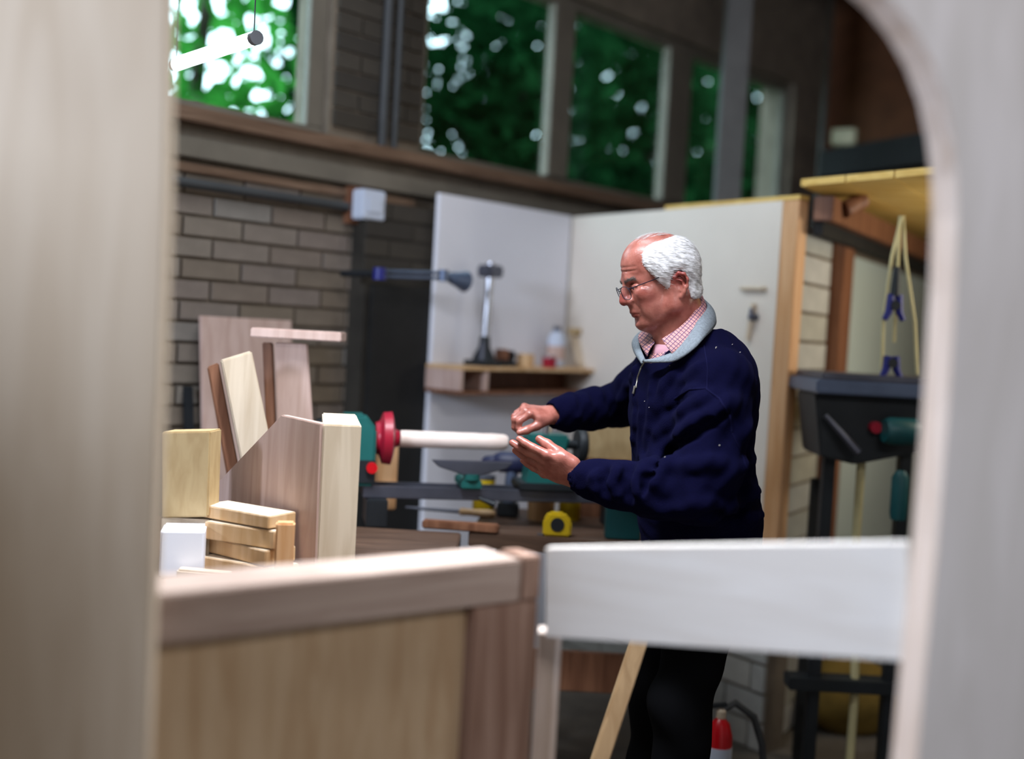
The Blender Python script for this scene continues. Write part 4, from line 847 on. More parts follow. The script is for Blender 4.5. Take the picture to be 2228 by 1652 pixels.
# ---------------- body under the clothes: trunk, arms, hands, legs
SL = lc(1572, 832, 2.55); EL = lc(1515, 1070, 2.47); WL = lc(1262, 1040, 2.60)
SR = lc(1432, 815, 2.88); ER = lc(1352, 880, 3.03); WR = lc(1203, 903, 2.90)
PV = lc(1520, 1125, 2.72)
HL_ = PV + TL*.08 - ZV*.05; HR_ = PV - TL*.08 - ZV*.05
def leg(h, kx, ky, ax_, ay_): return [h, V((kx, ky, .50)), V((ax_, ay_, .10))]
LGL = leg(HL_+V((.01,0,0)), .05, -.09, .08, -.11); LGR = leg(HR_+V((.02,0,0)), .02, .09, .03, .08)
bv = Vol(V((-.62, -.42, -.0)), V((.35, .52, 1.45)), 0.010)
bv.chain([NB-ZV*.02, NB-ZV*.12, PV+ZV*.15, PV], [.05, .08, .09, .09], .05)
for S, E_, W_ in ((SL, EL, WL), (SR, ER, WR)):
    bv.cap(NB-ZV*.09, S-ZV*.01, .045, .038, .03); bv.chain([S-ZV*.01, E_, W_], [.038, .03, .026], .03)
for lg in (LGL, LGR): bv.chain(lg, [.085, .055, .04], .03)
bm_ = bv.mesh('b')
def hand(W_, d, pn, side, curls, size=1.0, spread=.10, thumb=None):
    """W_ wrist, d pointing direction, pn palm normal (the way the palm faces); side = direction of the thumb edge"""
    d = V(d).normalized(); pn = (V(pn)-d*V(pn).dot(d)).normalized(); sd = d.cross(pn).normalized()
    if sd.dot(V(side)) < 0: sd = -sd
    z = size; lo = W_-V((.23, .17, .17)); hi = W_+V((.2, .17, .17)); v = Vol(lo, hi, .0024)
    Mx = np.array([[d[i], sd[i], pn[i]] for i in range(3)])
    v.cap(W_-d*.045, W_, .029, .025, .01); v.ell(W_+d*.050*z, (.050*z, .041*z, .0155*z), Mx, .014); v.ell(W_+d*.015*z, (.03*z, .031*z, .018*z), Mx, .014)
    v.ell(W_+d*.035*z+sd*.026*z+pn*.008*z, (.032*z, .017*z, .014*z), rotM(Mx, 'Z', 25), .012)
    lens = [.070, .079, .073, .058]; rad = [.0095, .0098, .0092, .0082]
    for i in range(4):
        o = (.030-.0195*i)*z; base = W_+d*((.088-.004*abs(i-1.2)**1.5)*z)+sd*o; dd = (d+sd*(spread*(1.3-i))).normalized(); c = curls[i]; p = base; pts = [base-dd*.035*z, base]; L3 = [lens[i]*.47, lens[i]*.30, lens[i]*.23]; ang = 0
        for j in range(3):
            ang += c*(.8, 1.05, .7)[j]; q = p+(dd*math.cos(ang)+pn*math.sin(ang))*L3[j]*z; pts.append(q); p = q
        r = rad[i]*z; v.chain(pts, [r*.9, r*1.05, r*.97, r*.9, r*.8], .003)
        v.ell(base-pn*.003*z, (.010*z, .0095*z, .009*z), Mx, .006)
    t0 = W_+d*.022*z+sd*.028*z+pn*.006*z; ta_ = thumb or (.75, .75, .15)
    td = (d*ta_[0]+sd*ta_[1]+pn*ta_[2]).normalized(); t1 = t0+td*.042*z; td2 = (td+d*.35+pn*.15).normalized(); t2 = t1+td2*.032*z; t3 = t2+(td2+d*.2).normalized()*.022*z
    v.chain([t0, t1, t2, t3], [.0145*z, .0125*z, .0112*z, .009*z], .006)
    m_ = v.mesh('h'); return (relax(m_[0], m_[1], 2, .4), m_[1])
dL = (lc(1100, 975, 2.64)-WL).normalized()
handL = hand(WL, dL, V((-.1, .75, .65)), V((-.2, .2, .9)), [.10, .10, .12, .14], 1.1, .015, thumb=(1.0, .02, .30))
dR = (lc(1120, 890, 2.86)-WR).normalized()
handR = hand(WR, dR, V((-.15, .25, -.95)), V((.0, -1, -.1)), [.95, 1.0, 1.05, 1.1], .94, .03, thumb=(.9, .30, .5))
body = mkmesh('person', [hm, bm_, handL, handR])
# skin colour: redder nose, ears, lips and cheeks; the man's own colouring
m, nt, b = newmat('skin'); M_SKIN = m
at_ = N(nt, 'ShaderNodeAttribute', attribute_name='redness'); tc = N(nt, 'ShaderNodeTexCoord'); n1 = N(nt, 'ShaderNodeTexNoise'); n1.inputs['Scale'].default_value = 38; n1.inputs['Detail'].default_value = 6
nt.links.new(tc.outputs['Object'], n1.inputs['Vector']); r1 = N(nt, 'ShaderNodeValToRGB'); r1.color_ramp.elements[0].color = rgb(142, 80, 69); r1.color_ramp.elements[1].color = rgb(182, 116, 103); r1.color_ramp.elements[0].position = .3; r1.color_ramp.elements[1].position = .7
nt.links.new(n1.outputs['Fac'], r1.inputs['Fac']); mx = N(nt, 'ShaderNodeMix', data_type='RGBA'); nt.links.new(at_.outputs['Fac'], mx.inputs['Factor']); nt.links.new(r1.outputs['Color'], mx.inputs['A']); mx.inputs['B'].default_value = rgb(142, 50, 48)
nt.links.new(mx.outputs['Result'], b.inputs['Base Color']); b.inputs['Roughness'].default_value = .32; b.inputs['Subsurface Weight'].default_value = .12; b.inputs['Subsurface Radius'].default_value = (.012, .004, .002); b.inputs['Subsurface Scale'].default_value = .6
n2 = N(nt, 'ShaderNodeTexNoise'); n2.inputs['Scale'].default_value = 260; nt.links.new(tc.outputs['Object'], n2.inputs['Vector']); bp = N(nt, 'ShaderNodeBump'); bp.inputs['Strength'].default_value = .25; bp.inputs['Distance'].default_value = .0015
nt.links.new(n2.outputs['Fac'], bp.inputs['Height']); nt.links.new(bp.outputs['Normal'], b.inputs['Normal'])
body.materials.append(M_SKIN)
person = bpy.data.objects.new('person', body); COL.objects.link(person); person.location = PX0
tag(person, 'white-haired balding man in glasses and a navy fleece working at the lathe', 'person')
co = np.empty(len(body.vertices)*3, dtype=np.float32); body.vertices.foreach_get('co', co); co = co.reshape(-1, 3)
red = np.zeros(len(co), dtype=np.float32)
def blush(c, r, a):
    d = np.linalg.norm(co-np.array(c), axis=1)/r; np.maximum(red, a*np.clip(1-d*d, 0, 1), out=red)
blush(hp(.112, 0, -.018), .026, .6); blush(hp(.096, 0, -.0645), .015, .75); blush(hp(.09, .012, -.066), .012, .7)
for sg in (1, -1): blush(hp(-.014, sg*.084, .018), .034, .75); blush(hp(.066, sg*.05, -.02), .03, .35)
blush(hp(-.02, .045, -.08), .06, .3)
at1 = body.attributes.new('redness', 'FLOAT', 'POINT'); at1.data.foreach_set('value', red)
def pchild(name, me, mat, label=None, parent=None):
    return link(name, me, mat, parent or person, None, label)
def ptube(name, pts, r, mat, n=8, parent=None, label=None):
    m_ = MB(); m_.tube([V(p)+PX0 for p in pts], r, n); return m_.build(name, mat, parent or person, sm=60, label=label)
# eyes
m, nt, b = newmat('eye_white'); b.inputs['Base Color'].default_value = rgb(206, 196, 190); b.inputs['Roughness'].default_value = .15; M_EYE = m
m, nt, b = newmat('iris'); b.inputs['Base Color'].default_value = rgb(40, 44, 52); b.inputs['Roughness'].default_value = .1; M_IRIS = m
for sg in (1, -1):
    m_ = MB(); c = hp(.0752, sg*.031, .0115)+PX0; m_.lathe(c-HF*.0134, HF, [(.0134*(1-math.cos(math.pi*k/14)), .0134*math.sin(math.pi*k/14)) for k in range(15)], 20); e_ = m_.build('eyeball', M_EYE, person, sm=80)
    g = (HF-HU*.35).normalized(); m_ = MB(); m_.lathe(c+g*.0120, g, [(0, .0062), (.0012, .0052), (.0019, .003), (.0021, 0)], 16); m_.build('iris', M_IRIS, e_, sm=80)
# ---------------- hair: a cap over temples, back and crown sides, bald on top
m, nt, b = newmat('white_hair'); M_HAIR = m
tc = N(nt, 'ShaderNodeTexCoord'); mp = N(nt, 'ShaderNodeMapping'); mp.inputs['Scale'].default_value = (60, 60, 260); mp.inputs['Rotation'].default_value = (0, -.75, 0); nt.links.new(tc.outputs['Object'], mp.inputs['Vector'])
n1 = N(nt, 'ShaderNodeTexNoise'); n1.inputs['Scale'].default_value = 1.2; n1.inputs['Detail'].default_value = 5; nt.links.new(mp.outputs['Vector'], n1.inputs['Vector']); r1 = N(nt, 'ShaderNodeValToRGB')
r1.color_ramp.elements[0].position = .3; r1.color_ramp.elements[1].position = .62; r1.color_ramp.elements[0].color = rgb(176, 174, 174); r1.color_ramp.elements[1].color = rgb(236, 235, 238); nt.links.new(n1.outputs['Fac'], r1.inputs['Fac']); nt.links.new(r1.outputs['Color'], b.inputs['Base Color'])
b.inputs['Roughness'].default_value = .5; bp = N(nt, 'ShaderNodeBump'); bp.inputs['Strength'].default_value = .5; bp.inputs['Distance'].default_value = .0025; nt.links.new(n1.outputs['Fac'], bp.inputs['Height']); nt.links.new(bp.outputs['Normal'], b.inputs['Normal'])
# the hairline is a region of the skull seen along his side: (forward, up) polygon
hair_poly = [(.060, .066), (.056, .088), (.040, .104), (.020, .108), (-.012, .111), (-.045, .114), (-.075, .104), (-.12, .10), (-.12, -.03), (-.075, -.046), (-.050, -.048), (-.038, -.040), (-.036, -.012), (-.033, .010), (-.026, .030), (-.008, .030), (.004, .014), (.004, -.008), (.014, -.010), (.022, .002), (.034, .016), (.050, .042)]
def inpoly(fx, uy, poly):
    ins = np.zeros(fx.shape, bool); j = len(poly)-1
    for i in range(len(poly)):
        xi, yi = poly[i]; xj, yj = poly[j]; cnd = ((yi > uy) != (yj > uy)) & (fx < (xj-xi)*(uy-yi)/(yj-yi+1e-12)+xi); ins ^= cnd; j = i
    return ins
def polydist(fx, uy, poly):
    dm = np.full(fx.shape, 9.0); n = len(poly)
    for i in range(n):
        a = np.array(poly[i]); e = np.array(poly[(i+1) % n])-a; t = np.clip(((fx-a[0])*e[0]+(uy-a[1])*e[1])/(e@e), 0, 1); dm = np.minimum(dm, np.hypot(fx-a[0]-e[0]*t, uy-a[1]-e[1]*t))
    return np.where(inpoly(fx, uy, poly), dm, -dm)
hair = Vol(hv.lo, hv.lo+(hv.n-1)*hv.h, hv.h)
gx, gy, gz_ = np.meshgrid(*[hair.lo[k]+hair.h*np.arange(hair.n[k]) for k in range(3)], indexing='ij')
rel = [gx-HO.x, gy-HO.y, gz_-HO.z]; gf = sum(rel[i]*HF[i] for i in range(3)); gl_ = sum(rel[i]*HL[i] for i in range(3)); gu = sum(rel[i]*HU[i] for i in range(3))
sk_ = np.full(hair.n, .2); tmp = Vol(hv.lo, hv.lo+(hv.n-1)*hv.h, hv.h)
tmp.ell(hp(.002, 0, .048), (.086, .074, .082), HM, .01); tmp.ell(hp(.030, 0, .058), (.066, .062, .068), HM, .02); tmp.ell(hp(-.034, 0, .035), (.047, .064, .060), HM, .02); tmp.cap(nk0, NB, .056, .05, .02); tmp.ell(hp(.042, 0, -.022), (.052, .055, .060), HM, .02)
pd = polydist(gf, gu, hair_poly); bald = np.hypot((gf+.02)/1.6, gl_)              # bald strip over the crown
pd = np.minimum(pd, np.where(gf > -.06, np.abs(gl_)-.043+np.clip((-.0-gf), 0, .06)*.6, .05))
fl_c = gu*1.0-gf*.75; al_c = gf*1.0+gu*.75; wav = .0006*np.sin(fl_c*330+np.sin(al_c*60)*1.6+gl_*50)+.0006*np.sin(fl_c*190-al_c*70)+.0004*np.sin(al_c*150+gl_*90)
thk = np.clip(pd/.014, -1, 1); thk = np.where(thk > 0, .003+.008*np.sqrt(np.clip(thk, 0, 1)), -.01)+wav*np.clip(pd/.01, 0, 1)
hair.d = np.maximum(tmp.d - thk, -(pd)).astype(np.float32); hair.d[(tmp.d < -.012)] = .01+0*hair.d[(tmp.d < -.012)]
P_, F2 = hair.mesh('hair'); P_ = relax(P_, F2, 2, .35); hme = mkmesh('hair', [(P_, F2)]); hob = pchild('hair', hme, M_HAIR, 'short white hair round a bald crown')
# loose strands over the cap
tree_h = BVHTree.FromObject(hob, bpy.context.evaluated_depsgraph_get()) if False else BVHTree.FromPolygons([tuple(p) for p in P_], [tuple(int(i) for i in f) for f in F2])
rnd = random.Random(5); ms = MB(); hvn = []
for k in range(2600):
    i = rnd.randrange(len(P_)); p = V(P_[i]); fl, fu = (p-HO).dot(HF), (p-HO).dot(HU); ll = (p-HO).dot(HL)
    loc_, nor, _, _ = tree_h.find_nearest(p)
    out = (p-(HO+HF*(-.01)+HU*.04)).normalized()
    if nor.dot(out) < .2: continue
    flow = (-HF*1.0 - HU*(.35+max(0, -fl)*9)); flow = (flow-out*flow.dot(out)).normalized(); flow = (flow+V((rnd.gauss(0, .18), rnd.gauss(0, .18), rnd.gauss(0, .18)))).normalized()
    Ln = rnd.uniform(.010, .022); w_ = out.cross(flow).normalized()*.00028; q0 = p-flow*Ln*.3+out*.0004; q1 = p+flow*Ln*.35+out*.0016; q2 = p+flow*Ln*.8+out*.0012
    for q in (q0, q1, q2): pass
    ms.add([q0-w_+PX0, q0+w_+PX0, q1-w_+PX0, q1+w_+PX0, q2+PX0], [(0, 1, 3, 2), (2, 3, 4)])
so = ms.build('hair_strands', M_HAIR, person, label='loose white strands'); so['kind'] = 'stuff'
# sparse hair over the bald top and brows
m, nt, b = newmat('brow_hair'); b.inputs['Base Color'].default_value = rgb(120, 112, 108); b.inputs['Roughness'].default_value = .6; M_BROW = m
skb = BVHTree.FromPolygons([tuple(p) for p in hm[0]], [tuple(int(i) for i in f) for f in hm[1]])
for sg in (1, -1):
    ms = MB()
    for k in range(190):
        t_ = rnd.random(); b0_ = hp(.105-.018*t_, sg*(.013+.034*t_), .030+.006*math.sin(t_*2.6)+rnd.gauss(0, .0022)); l_, n_, _, _ = skb.find_nearest(b0_)
        fl_ = (HL*sg*.8-HF*.35+HU*rnd.uniform(-.3, .7)); fl_ = (fl_-n_*fl_.dot(n_)).normalized(); w_ = n_.cross(fl_)*.0004; Ln = rnd.uniform(.006, .011)
        ms.add([l_-w_+PX0, l_+w_+PX0, l_+fl_*Ln*.5-w_+n_*.0022+PX0, l_+fl_*Ln*.5+w_+n_*.0022+PX0, l_+fl_*Ln+n_*.002+PX0], [(0, 1, 3, 2), (2, 3, 4)])
    o_ = ms.build('eyebrow', M_BROW, person, label='grey eyebrow'); o_['kind'] = 'stuff'
ms = MB()
for k in range(260):
    a0_ = rnd.uniform(-.03, .07); l0 = rnd.uniform(-.05, .05); l_, n_, _, _ = skb.find_nearest(hp(a0_, l0, .15)); fl_ = (-HF+HL*rnd.gauss(0, .3)); fl_ = (fl_-n_*fl_.dot(n_)).normalized(); w_ = n_.cross(fl_)*.0002; Ln = rnd.uniform(.012, .03)
    ms.add([l_-w_+PX0, l_+w_+PX0, l_+fl_*Ln*.5-w_+n_*.002+PX0, l_+fl_*Ln*.5+w_+n_*.002+PX0, l_+fl_*Ln+n_*.001+PX0], [(0, 1, 3, 2), (2, 3, 4)])
o_ = ms.build('thin_hair', M_HAIR, person, label='few thin white hairs over the bald crown'); o_['kind'] = 'stuff'
# ---------------- glasses
gl = bpy.data.objects.new('glasses', None); COL.objects.link(gl); gl.parent = person; gl.location = hp(.10, 0, .0); gl['label'] = 'thin dark metal rimmed glasses'
m, nt, b = newmat('lens_glass'); M_LENS = m; nt.nodes.remove(b); tr = N(nt, 'ShaderNodeBsdfTransparent'); g_ = N(nt, 'ShaderNodeBsdfGlossy'); g_.inputs['Roughness'].default_value = .03; mx = N(nt, 'ShaderNodeMixShader'); mx.inputs[0].default_value = .13; tr.inputs[0].default_value = (.93, .93, .96, 1)
nt.links.new(tr.outputs[0], mx.inputs[1]); nt.links.new(g_.outputs[0], mx.inputs[2]); nt.links.new(mx.outputs[0], nt.nodes['Material Output'].inputs['Surface'])
M_RIM = plain('dark_rim', rgb(26, 26, 44), .3, .6, var=.05)
def lens(sg, a, rx=.0255, ru=.0165):
    c = hp(.1085, sg*.0335, .002); axl = (HL*sg - HF*.16).normalized(); axu = (HU + HF*.16).normalized(); return c + axl*(rx*math.copysign(abs(math.cos(a))**.8, math.cos(a))) + axu*(ru*math.copysign(abs(math.sin(a))**.8, math.sin(a)))
for sg in (1, -1):
    pts = [lens(sg, 2*math.pi*k/40) for k in range(41)]; ptube('rim', pts, .0009, M_RIM, 6, gl)
    m_ = MB(); m_.add([lens(sg, 2*math.pi*k/40)+PX0 for k in range(40)]+[lens(sg, 2*math.pi*k/40)+PX0-HF*.001 for k in range(40)], [tuple(range(40)), tuple(range(79, 39, -1))]); m_.build('lens', M_LENS, gl)
    hin = lens(sg, .55); ptube('temple_arm', [hin, hin+HL*sg*.004-HF*.004, hp(.045, sg*.0745, .022), hp(.004, sg*.0785, .032), hp(-.018, sg*.0790, .034), hp(-.034, sg*.080, .012)], .0011, M_RIM, 6, gl)
ptube('bridge', [lens(1, math.pi*.86), hp(.113, .006, .010), hp(.113, -.006, .010), lens(-1, math.pi*.86)], .0011, M_RIM, 6, gl)
# ---------------- sweater
sv = Vol(V((-.50, -.50, .80)), V((.42, .58, 1.52)), 0.0045)
def tp(f, l, z): return V((NB.x, NB.y, 0)) + TF*f + TL*l + ZV*z
NBz = NB.z
sv.ell(tp(.00, 0, NBz-.16), (.118, .175, .17), TM, .03)
sv.ell(tp(-.04, .01, NBz-.115), (.105, .172, .16), TM, .04)
chest = [(lc(1510, 850, 2.72), (.128, .175, .14)), (lc(1508, 930, 2.71), (.132, .165, .13)), (lc(1505, 1010, 2.71), (.136, .165, .12)), (lc(1515, 1075, 2.71), (.142, .175, .11)), (lc(1522, 1130, 2.71), (.138, .175, .09)), (lc(1522, 1185, 2.71), (.128, .17, .09))]
for c, r in chest: sv.ell(c, r, TM, .04)
# yoke
sv.chain([lc(1478, 792, 2.76), lc(1428, 768, 2.80), SR], [.05, .040, .05], .03)
sv.cap(NB-ZV*.035-TF*.02, SL-TL*.01+ZV*.005, .062, .062, .035); sv.cap(NB-ZV*.035-TF*.02, SR+TL*.01+ZV*.005, .062, .060, .035)
# sleeves
def lerp(a, b, t): return a+(b-a)*t
sv.chain([SL, lerp(SL, EL, .4)+V((.004, 0, 0)), lerp(SL, EL, .8)+V((.012, 0, 0)), EL+V((.012, 0, -.004))], [.074, .077, .074, .068], .03)
sv.chain([EL+V((.0, 0, -.004)), lerp(EL, WL, .30)-ZV*.006, lerp(EL, WL, .65)-ZV*.006, lerp(EL, WL, .88), lerp(EL, WL, 1.0)], [.066, .064, .054, .043, .037], .025)
sv.chain([SR, lerp(SR, ER, .5), ER], [.068, .064, .060], .03)
sv.chain([ER, lerp(ER, WR, .45), lerp(ER, WR, .80), WR+(ER-WR)*.04], [.058, .054, .046, .036], .025)
# folds: raised rolls of cloth and the valleys between them
def fold(px, r=.010, k=.022, sub=False, Y=2.55):
    pts = [lc(x, y, Y if len(q) == 2 else q[2]) for q in px for x, y in [(q[0], q[1])]]; sv.chain(pts, [r*.55]+[r]*(len(pts)-2)+[r*.55], k, sub)
def onarm(pts, A, B, off): pass
FOLDS = []
# drag folds are put on the cloth where the sight line meets it
def field(p):
    i = ((np.array(p)-sv.lo)/sv.h); i0 = np.floor(i).astype(int)
    if (i0 < 0).any() or (i0+1 >= sv.n).any(): return .2
    return float(sv.d[tuple(i0)])
def hit(px, py):
    d = ray(px, py).normalized(); t = 2.1
    o = CAM-PX0
    for _ in range(600):
        v_ = field(o+d*t)
        if v_ < 0: return o+d*t
        t += .004
        if t > 3.3: return None
    return None
def roll(pts, r=.008, k=.020, depth=.0, sub=False):
    P = []
    for i in range(len(pts)-1):
        for t in (0, .33, .66): P.append((pts[i][0]+(pts[i+1][0]-pts[i][0])*t, pts[i][1]+(pts[i+1][1]-pts[i][1])*t))
    P.append(pts[-1]); Q = [hit(*p) for p in P]; Q = [q for q in Q if q is not None]
    if len(Q) > 1:
        dv_ = (CAM-PX0-Q[0]).normalized(); FOLDS.append(([q+dv_*depth for q in Q], r, k, sub))
# (photo positions only say where on his own cloth each fold runs)
roll([(1600, 870), (1560, 900), (1500, 935), (1450, 975), (1420, 1005)], .011, .03, -.002)
roll([(1560, 855), (1500, 885), (1455, 925), (1425, 960)], .008, .025, -.002)
roll([(1530, 850), (1480, 860), (1455, 885)], .007, .02, -.001)
roll([(1520, 765), (1475, 800), (1445, 850), (1432, 900)], .007, .022, -.002)
roll([(1535, 790), (1490, 830), (1460, 880)], .007, .022, -.002)
roll([(1590, 1010), (1540, 1010), (1470, 1015), (1420, 1010)], .008, .025, -.001)
roll([(1470, 1000), (1440, 1030), (1415, 1070)], .008, .022, 0)
roll([(1400, 1010), (1385, 1050), (1392, 1090)], .008, .02, 0)
roll([(1345, 1015), (1335, 1050), (1350, 1090)], .009, .018, 0)
roll([(1300, 1025), (1290, 1050), (1305, 1080)], .007, .016, 0)
roll([(1560, 1090), (1480, 1110), (1410, 1105)], .008, .025, 0)
roll([(1640, 1000), (1600, 1020), (1560, 1060)], .008, .025, 0)
roll([(1662, 1060), (1620, 1085), (1570, 1110)], .010, .03, 0)
roll([(1655, 1120), (1600, 1140), (1540, 1135)], .008, .025, 0)
roll([(1635, 920), (1600, 960), (1590, 1000)], .007, .02, 0)
for a in ((1384, 820, 1380, 980), (1396, 860, 1392, 1120), (1420, 830, 1408, 980)): roll([(a[0], a[1]), ((a[0]+a[2])/2+4, (a[1]+a[3])/2), (a[2], a[3])], .006, .018, 0)
for x in (1250, 1280, 1310): roll([(x-8, 855+ (1300-x)*.25), (x, 885), (x+10, 915)], .006, .014, 0)
roll([(1395, 790), (1370, 840), (1350, 880)], .008, .02, 0)
# valleys
roll([(1585, 895), (1530, 930), (1475, 965), (1430, 1020)], .006, .02, .004, True)
roll([(1372, 1015), (1362, 1050), (1372, 1095)], .006, .016, .004, True)
roll([(1322, 1020), (1312, 1050), (1325, 1085)], .005, .014, .004, True)
roll([(1430, 1035), (1405, 1040), (1400, 1075)], .005, .014, .003, True)
roll([(1660, 1085), (1600, 1110), (1540, 1120)], .005, .018, .003, True)
for P, r, k, sub in FOLDS: sv.chain(P, [r*.5]+[r]*(len(P)-2)+[r*.5], k, sub)
# open the neck and the cuffs
sv.cap(NB+ZV*.02-TF*.01, NB+ZV*.10-TF*.02, .066, .085, .008, sub=True)
sv.cap(NB+TF*.045-ZV*.02, NB+TF*.10+ZV*.05, .040, .06, .008, sub=True)
for E_, W_ in ((EL, WL), (ER, WR)):
    d = (W_-E_).normalized(); sv.cap(W_-d*.03, W_+d*.06, .029, .034, .003, sub=True)
sz = sv.lo[2]+sv.h*np.arange(sv.n[2]); sv.d = np.maximum(sv.d, (.865-PX0.z-sz)[None, None, :]).astype(np.float32)
gx, gy, gz_ = np.meshgrid(*[sv.lo[k]+sv.h*np.arange(sv.n[k], dtype=np.float32) for k in range(3)], indexing='ij', sparse=True)
sv.d += .0016*np.sin(gx*70+gz_*45+2*np.sin(gy*31))*np.sin(gz_*62-gy*40) + .0010*np.sin(gx*150-gz_*120+gy*90)
P_, F2 = sv.mesh('s'); P_ = relax(P_, F2, 2, .4)
m, nt, b = newmat('navy_fleece'); M_NAVY = m; tc = N(nt, 'ShaderNodeTexCoord'); n1 = N(nt, 'ShaderNodeTexNoise'); n1.inputs['Scale'].default_value = 420; n1.inputs['Detail'].default_value = 3; nt.links.new(tc.outputs['Object'], n1.inputs['Vector'])
r1 = N(nt, 'ShaderNodeValToRGB'); r1.color_ramp.elements[0].color = rgb(5, 5, 20); r1.color_ramp.elements[1].color = rgb(9, 9, 40); nt.links.new(n1.outputs['Fac'], r1.inputs['Fac']); nt.links.new(r1.outputs['Color'], b.inputs['Base Color'])
b.inputs['Roughness'].default_value = .95; b.inputs['Specular IOR Level'].default_value = .03; b.inputs['Sheen Weight'].default_value = .02; b.inputs['Sheen Tint'].default_value = (.25, .25, .8, 1)
bp = N(nt, 'ShaderNodeBump'); bp.inputs['Strength'].default_value = .5; bp.inputs['Distance'].default_value = .002; nt.links.new(n1.outputs['Fac'], bp.inputs['Height']); nt.links.new(bp.outputs['Normal'], b.inputs['Normal'])
swo = pchild('sweater', mkmesh('sweater', [(P_, F2)]), M_NAVY, 'navy fleece sweater with a grey collar')
swt = BVHTree.FromPolygons([tuple(p) for p in P_], [tuple(int(i) for i in f) for f in F2])
def onsw(px, py, off=.001):
    o = CAM-PX0; d = ray(px, py).normalized(); r_ = swt.ray_cast(o, d)
    return None if r_[0] is None else r_[0]+r_[1]*off
def seam(name, pts, r, mat, label=None, n=6, off=.0006):
    P = []
    for i in range(len(pts)-1):
        for t in range(6): P.append((pts[i][0]+(pts[i+1][0]-pts[i][0])*t/6, pts[i][1]+(pts[i+1][1]-pts[i][1])*t/6))
    P.append(pts[-1]); Q = [q for q in (onsw(x, y, off) for x, y in P) if q is not None]
    if len(Q) > 2: return ptube(name, Q, r, mat, n, swo, label)
M_SEAM = plain('navy_seam', rgb(16, 16, 44), .95, var=.1, spec=.03)
seam('shoulder_seam', [(1532, 752), (1540, 800), (1538, 850)], .0014, M_SEAM)
seam('armhole_seam', [(1468, 868), (1500, 848), (1535, 846), (1565, 868), (1588, 905), (1592, 940)], .0024, M_SEAM)
seam('back_seam', [(1592, 940), (1610, 980), (1625, 1020)], .0014, M_SEAM)
M_ZIP = plain('zip_metal', rgb(120, 116, 108), .35, .8, var=.2)
seam('zip', [(1406, 783), (1396, 800), (1388, 822), (1384, 845)], .0022, M_ZIP, off=.001)
seam('zip_puller', [(1383, 842), (1380, 858)], .0030, M_ZIP, off=.004)
M_LINT = plain('wood_chip', rgb(214, 204, 190), .8)
for x, y in ((1557, 759), (1592, 751), (1609, 768), (1446, 996), (1564, 970), (1402, 874), (1412, 887), (1457, 797)):
    q = onsw(x, y, .001)
    if q is not None: ptube('wood_chip', [q, q+V((.002, 0, .0035 if x == 1557 else .0015))], .0011 if x == 1557 else .0007, M_LINT, 5, swo)
# cuffs ribbed bands
for E_, W_, r in ((EL, WL, .0415), (ER, WR, .0385)):
    d = (W_-E_).normalized(); m_ = MB(); m_.lathe(W_-d*.028+PX0, d, [(0, r-.004), (.002, r), (.012, r+.0015), (.026, r), (.030, r-.003), (.0305, r-.006), (.02, r-.007)], 36); m_.build('cuff', M_NAVY, swo, sm=60)
# ---------------- collars (built on the near side, mirrored across his chest)
def tl(p): q = p-V((NB.x, NB.y, 0)); return q.dot(TF), q.dot(TL), q.z
def mir(p, l0): f, l, z = tl(p); return tp(f-.012, l0-.74*(l-l0), z)
l0 = tl(lc(1403, 790, 2.640))[1]
def ribbon(name, topp, lowp, mat, parent, thick=.004, sag=.004, label=None, side=1):
    """cloth strip between two curves, bulging outwards"""
    def dens(P, n=6):
        Q = []
        for i in range(len(P)-1):
            p0 = P[max(i-1, 0)]; p1, p2 = P[i], P[i+1]; p3 = P[min(i+2, len(P)-1)]
            for t in np.linspace(0, 1, n, endpoint=False): Q.append(.5*((2*p1)+(p2-p0)*t+(2*p0-5*p1+4*p2-p3)*t*t+(3*p1-p0-3*p2+p3)*t**3))
        Q.append(P[-1]); return Q
    A_, B_ = dens(topp), dens(lowp); nn = 7; vs = []; cen = NB+ZV*.0
    for a, b_ in zip(A_, B_):
        for j in range(nn):
            t = j/(nn-1); p = a.lerp(b_, t); o = V((p.x-cen.x, p.y-cen.y, .03)).normalized(); vs.append(p+o*(sag*math.sin(math.pi*t))+PX0)
    fs = [(i*nn+j, i*nn+j+1, (i+1)*nn+j+1, (i+1)*nn+j) for i in range(len(A_)-1) for j in range(nn-1)]
    m_ = MB(); m_.add(vs, fs); o_ = m_.build(name, mat, parent, sm=80, label=label); sd = o_.modifiers.new('thickness', 'SOLIDIFY'); sd.thickness = thick; sd.offset = 0; return o_
M_GREYF = plain('grey_fleece', rgb(122, 130, 138), .95, var=.18, scale=180, bump=.6, bscale=500)
T = [lc(*q) for q in ((1528, 650, 2.765), (1539, 668, 2.69), (1514, 705, 2.625), (1488, 742, 2.60), (1462, 768, 2.598), (1430, 780, 2.618), (1408, 785, 2.642))]
B = [lc(*q) for q in ((1552, 682, 2.780), (1556, 706, 2.68), (1530, 738, 2.585), (1507, 762, 2.565), (1470, 786, 2.575), (1432, 789, 2.60), (1404, 788, 2.636))]
def full(P, l_=None):
    back = P[0]; return P
gc = ribbon('grey_collar', T, B, M_GREYF, person, .005, .006, 'grey fleece collar')
TB = [T[0].copy()] + [lc(*q) for q in ((1500, 665, 2.86), (1440, 700, 2.845), (1402, 722, 2.815), (1391, 745, 2.765), (1404, 784, 2.655))]
BB = [B[0].copy()] + [lc(*q) for q in ((1505, 690, 2.90), (1420, 712, 2.875), (1380, 738, 2.83), (1380, 764, 2.77), (1398, 792, 2.65))]
ribbon('grey_collar', TB, BB, M_GREYF, person, .005, .006, 'grey fleece collar')
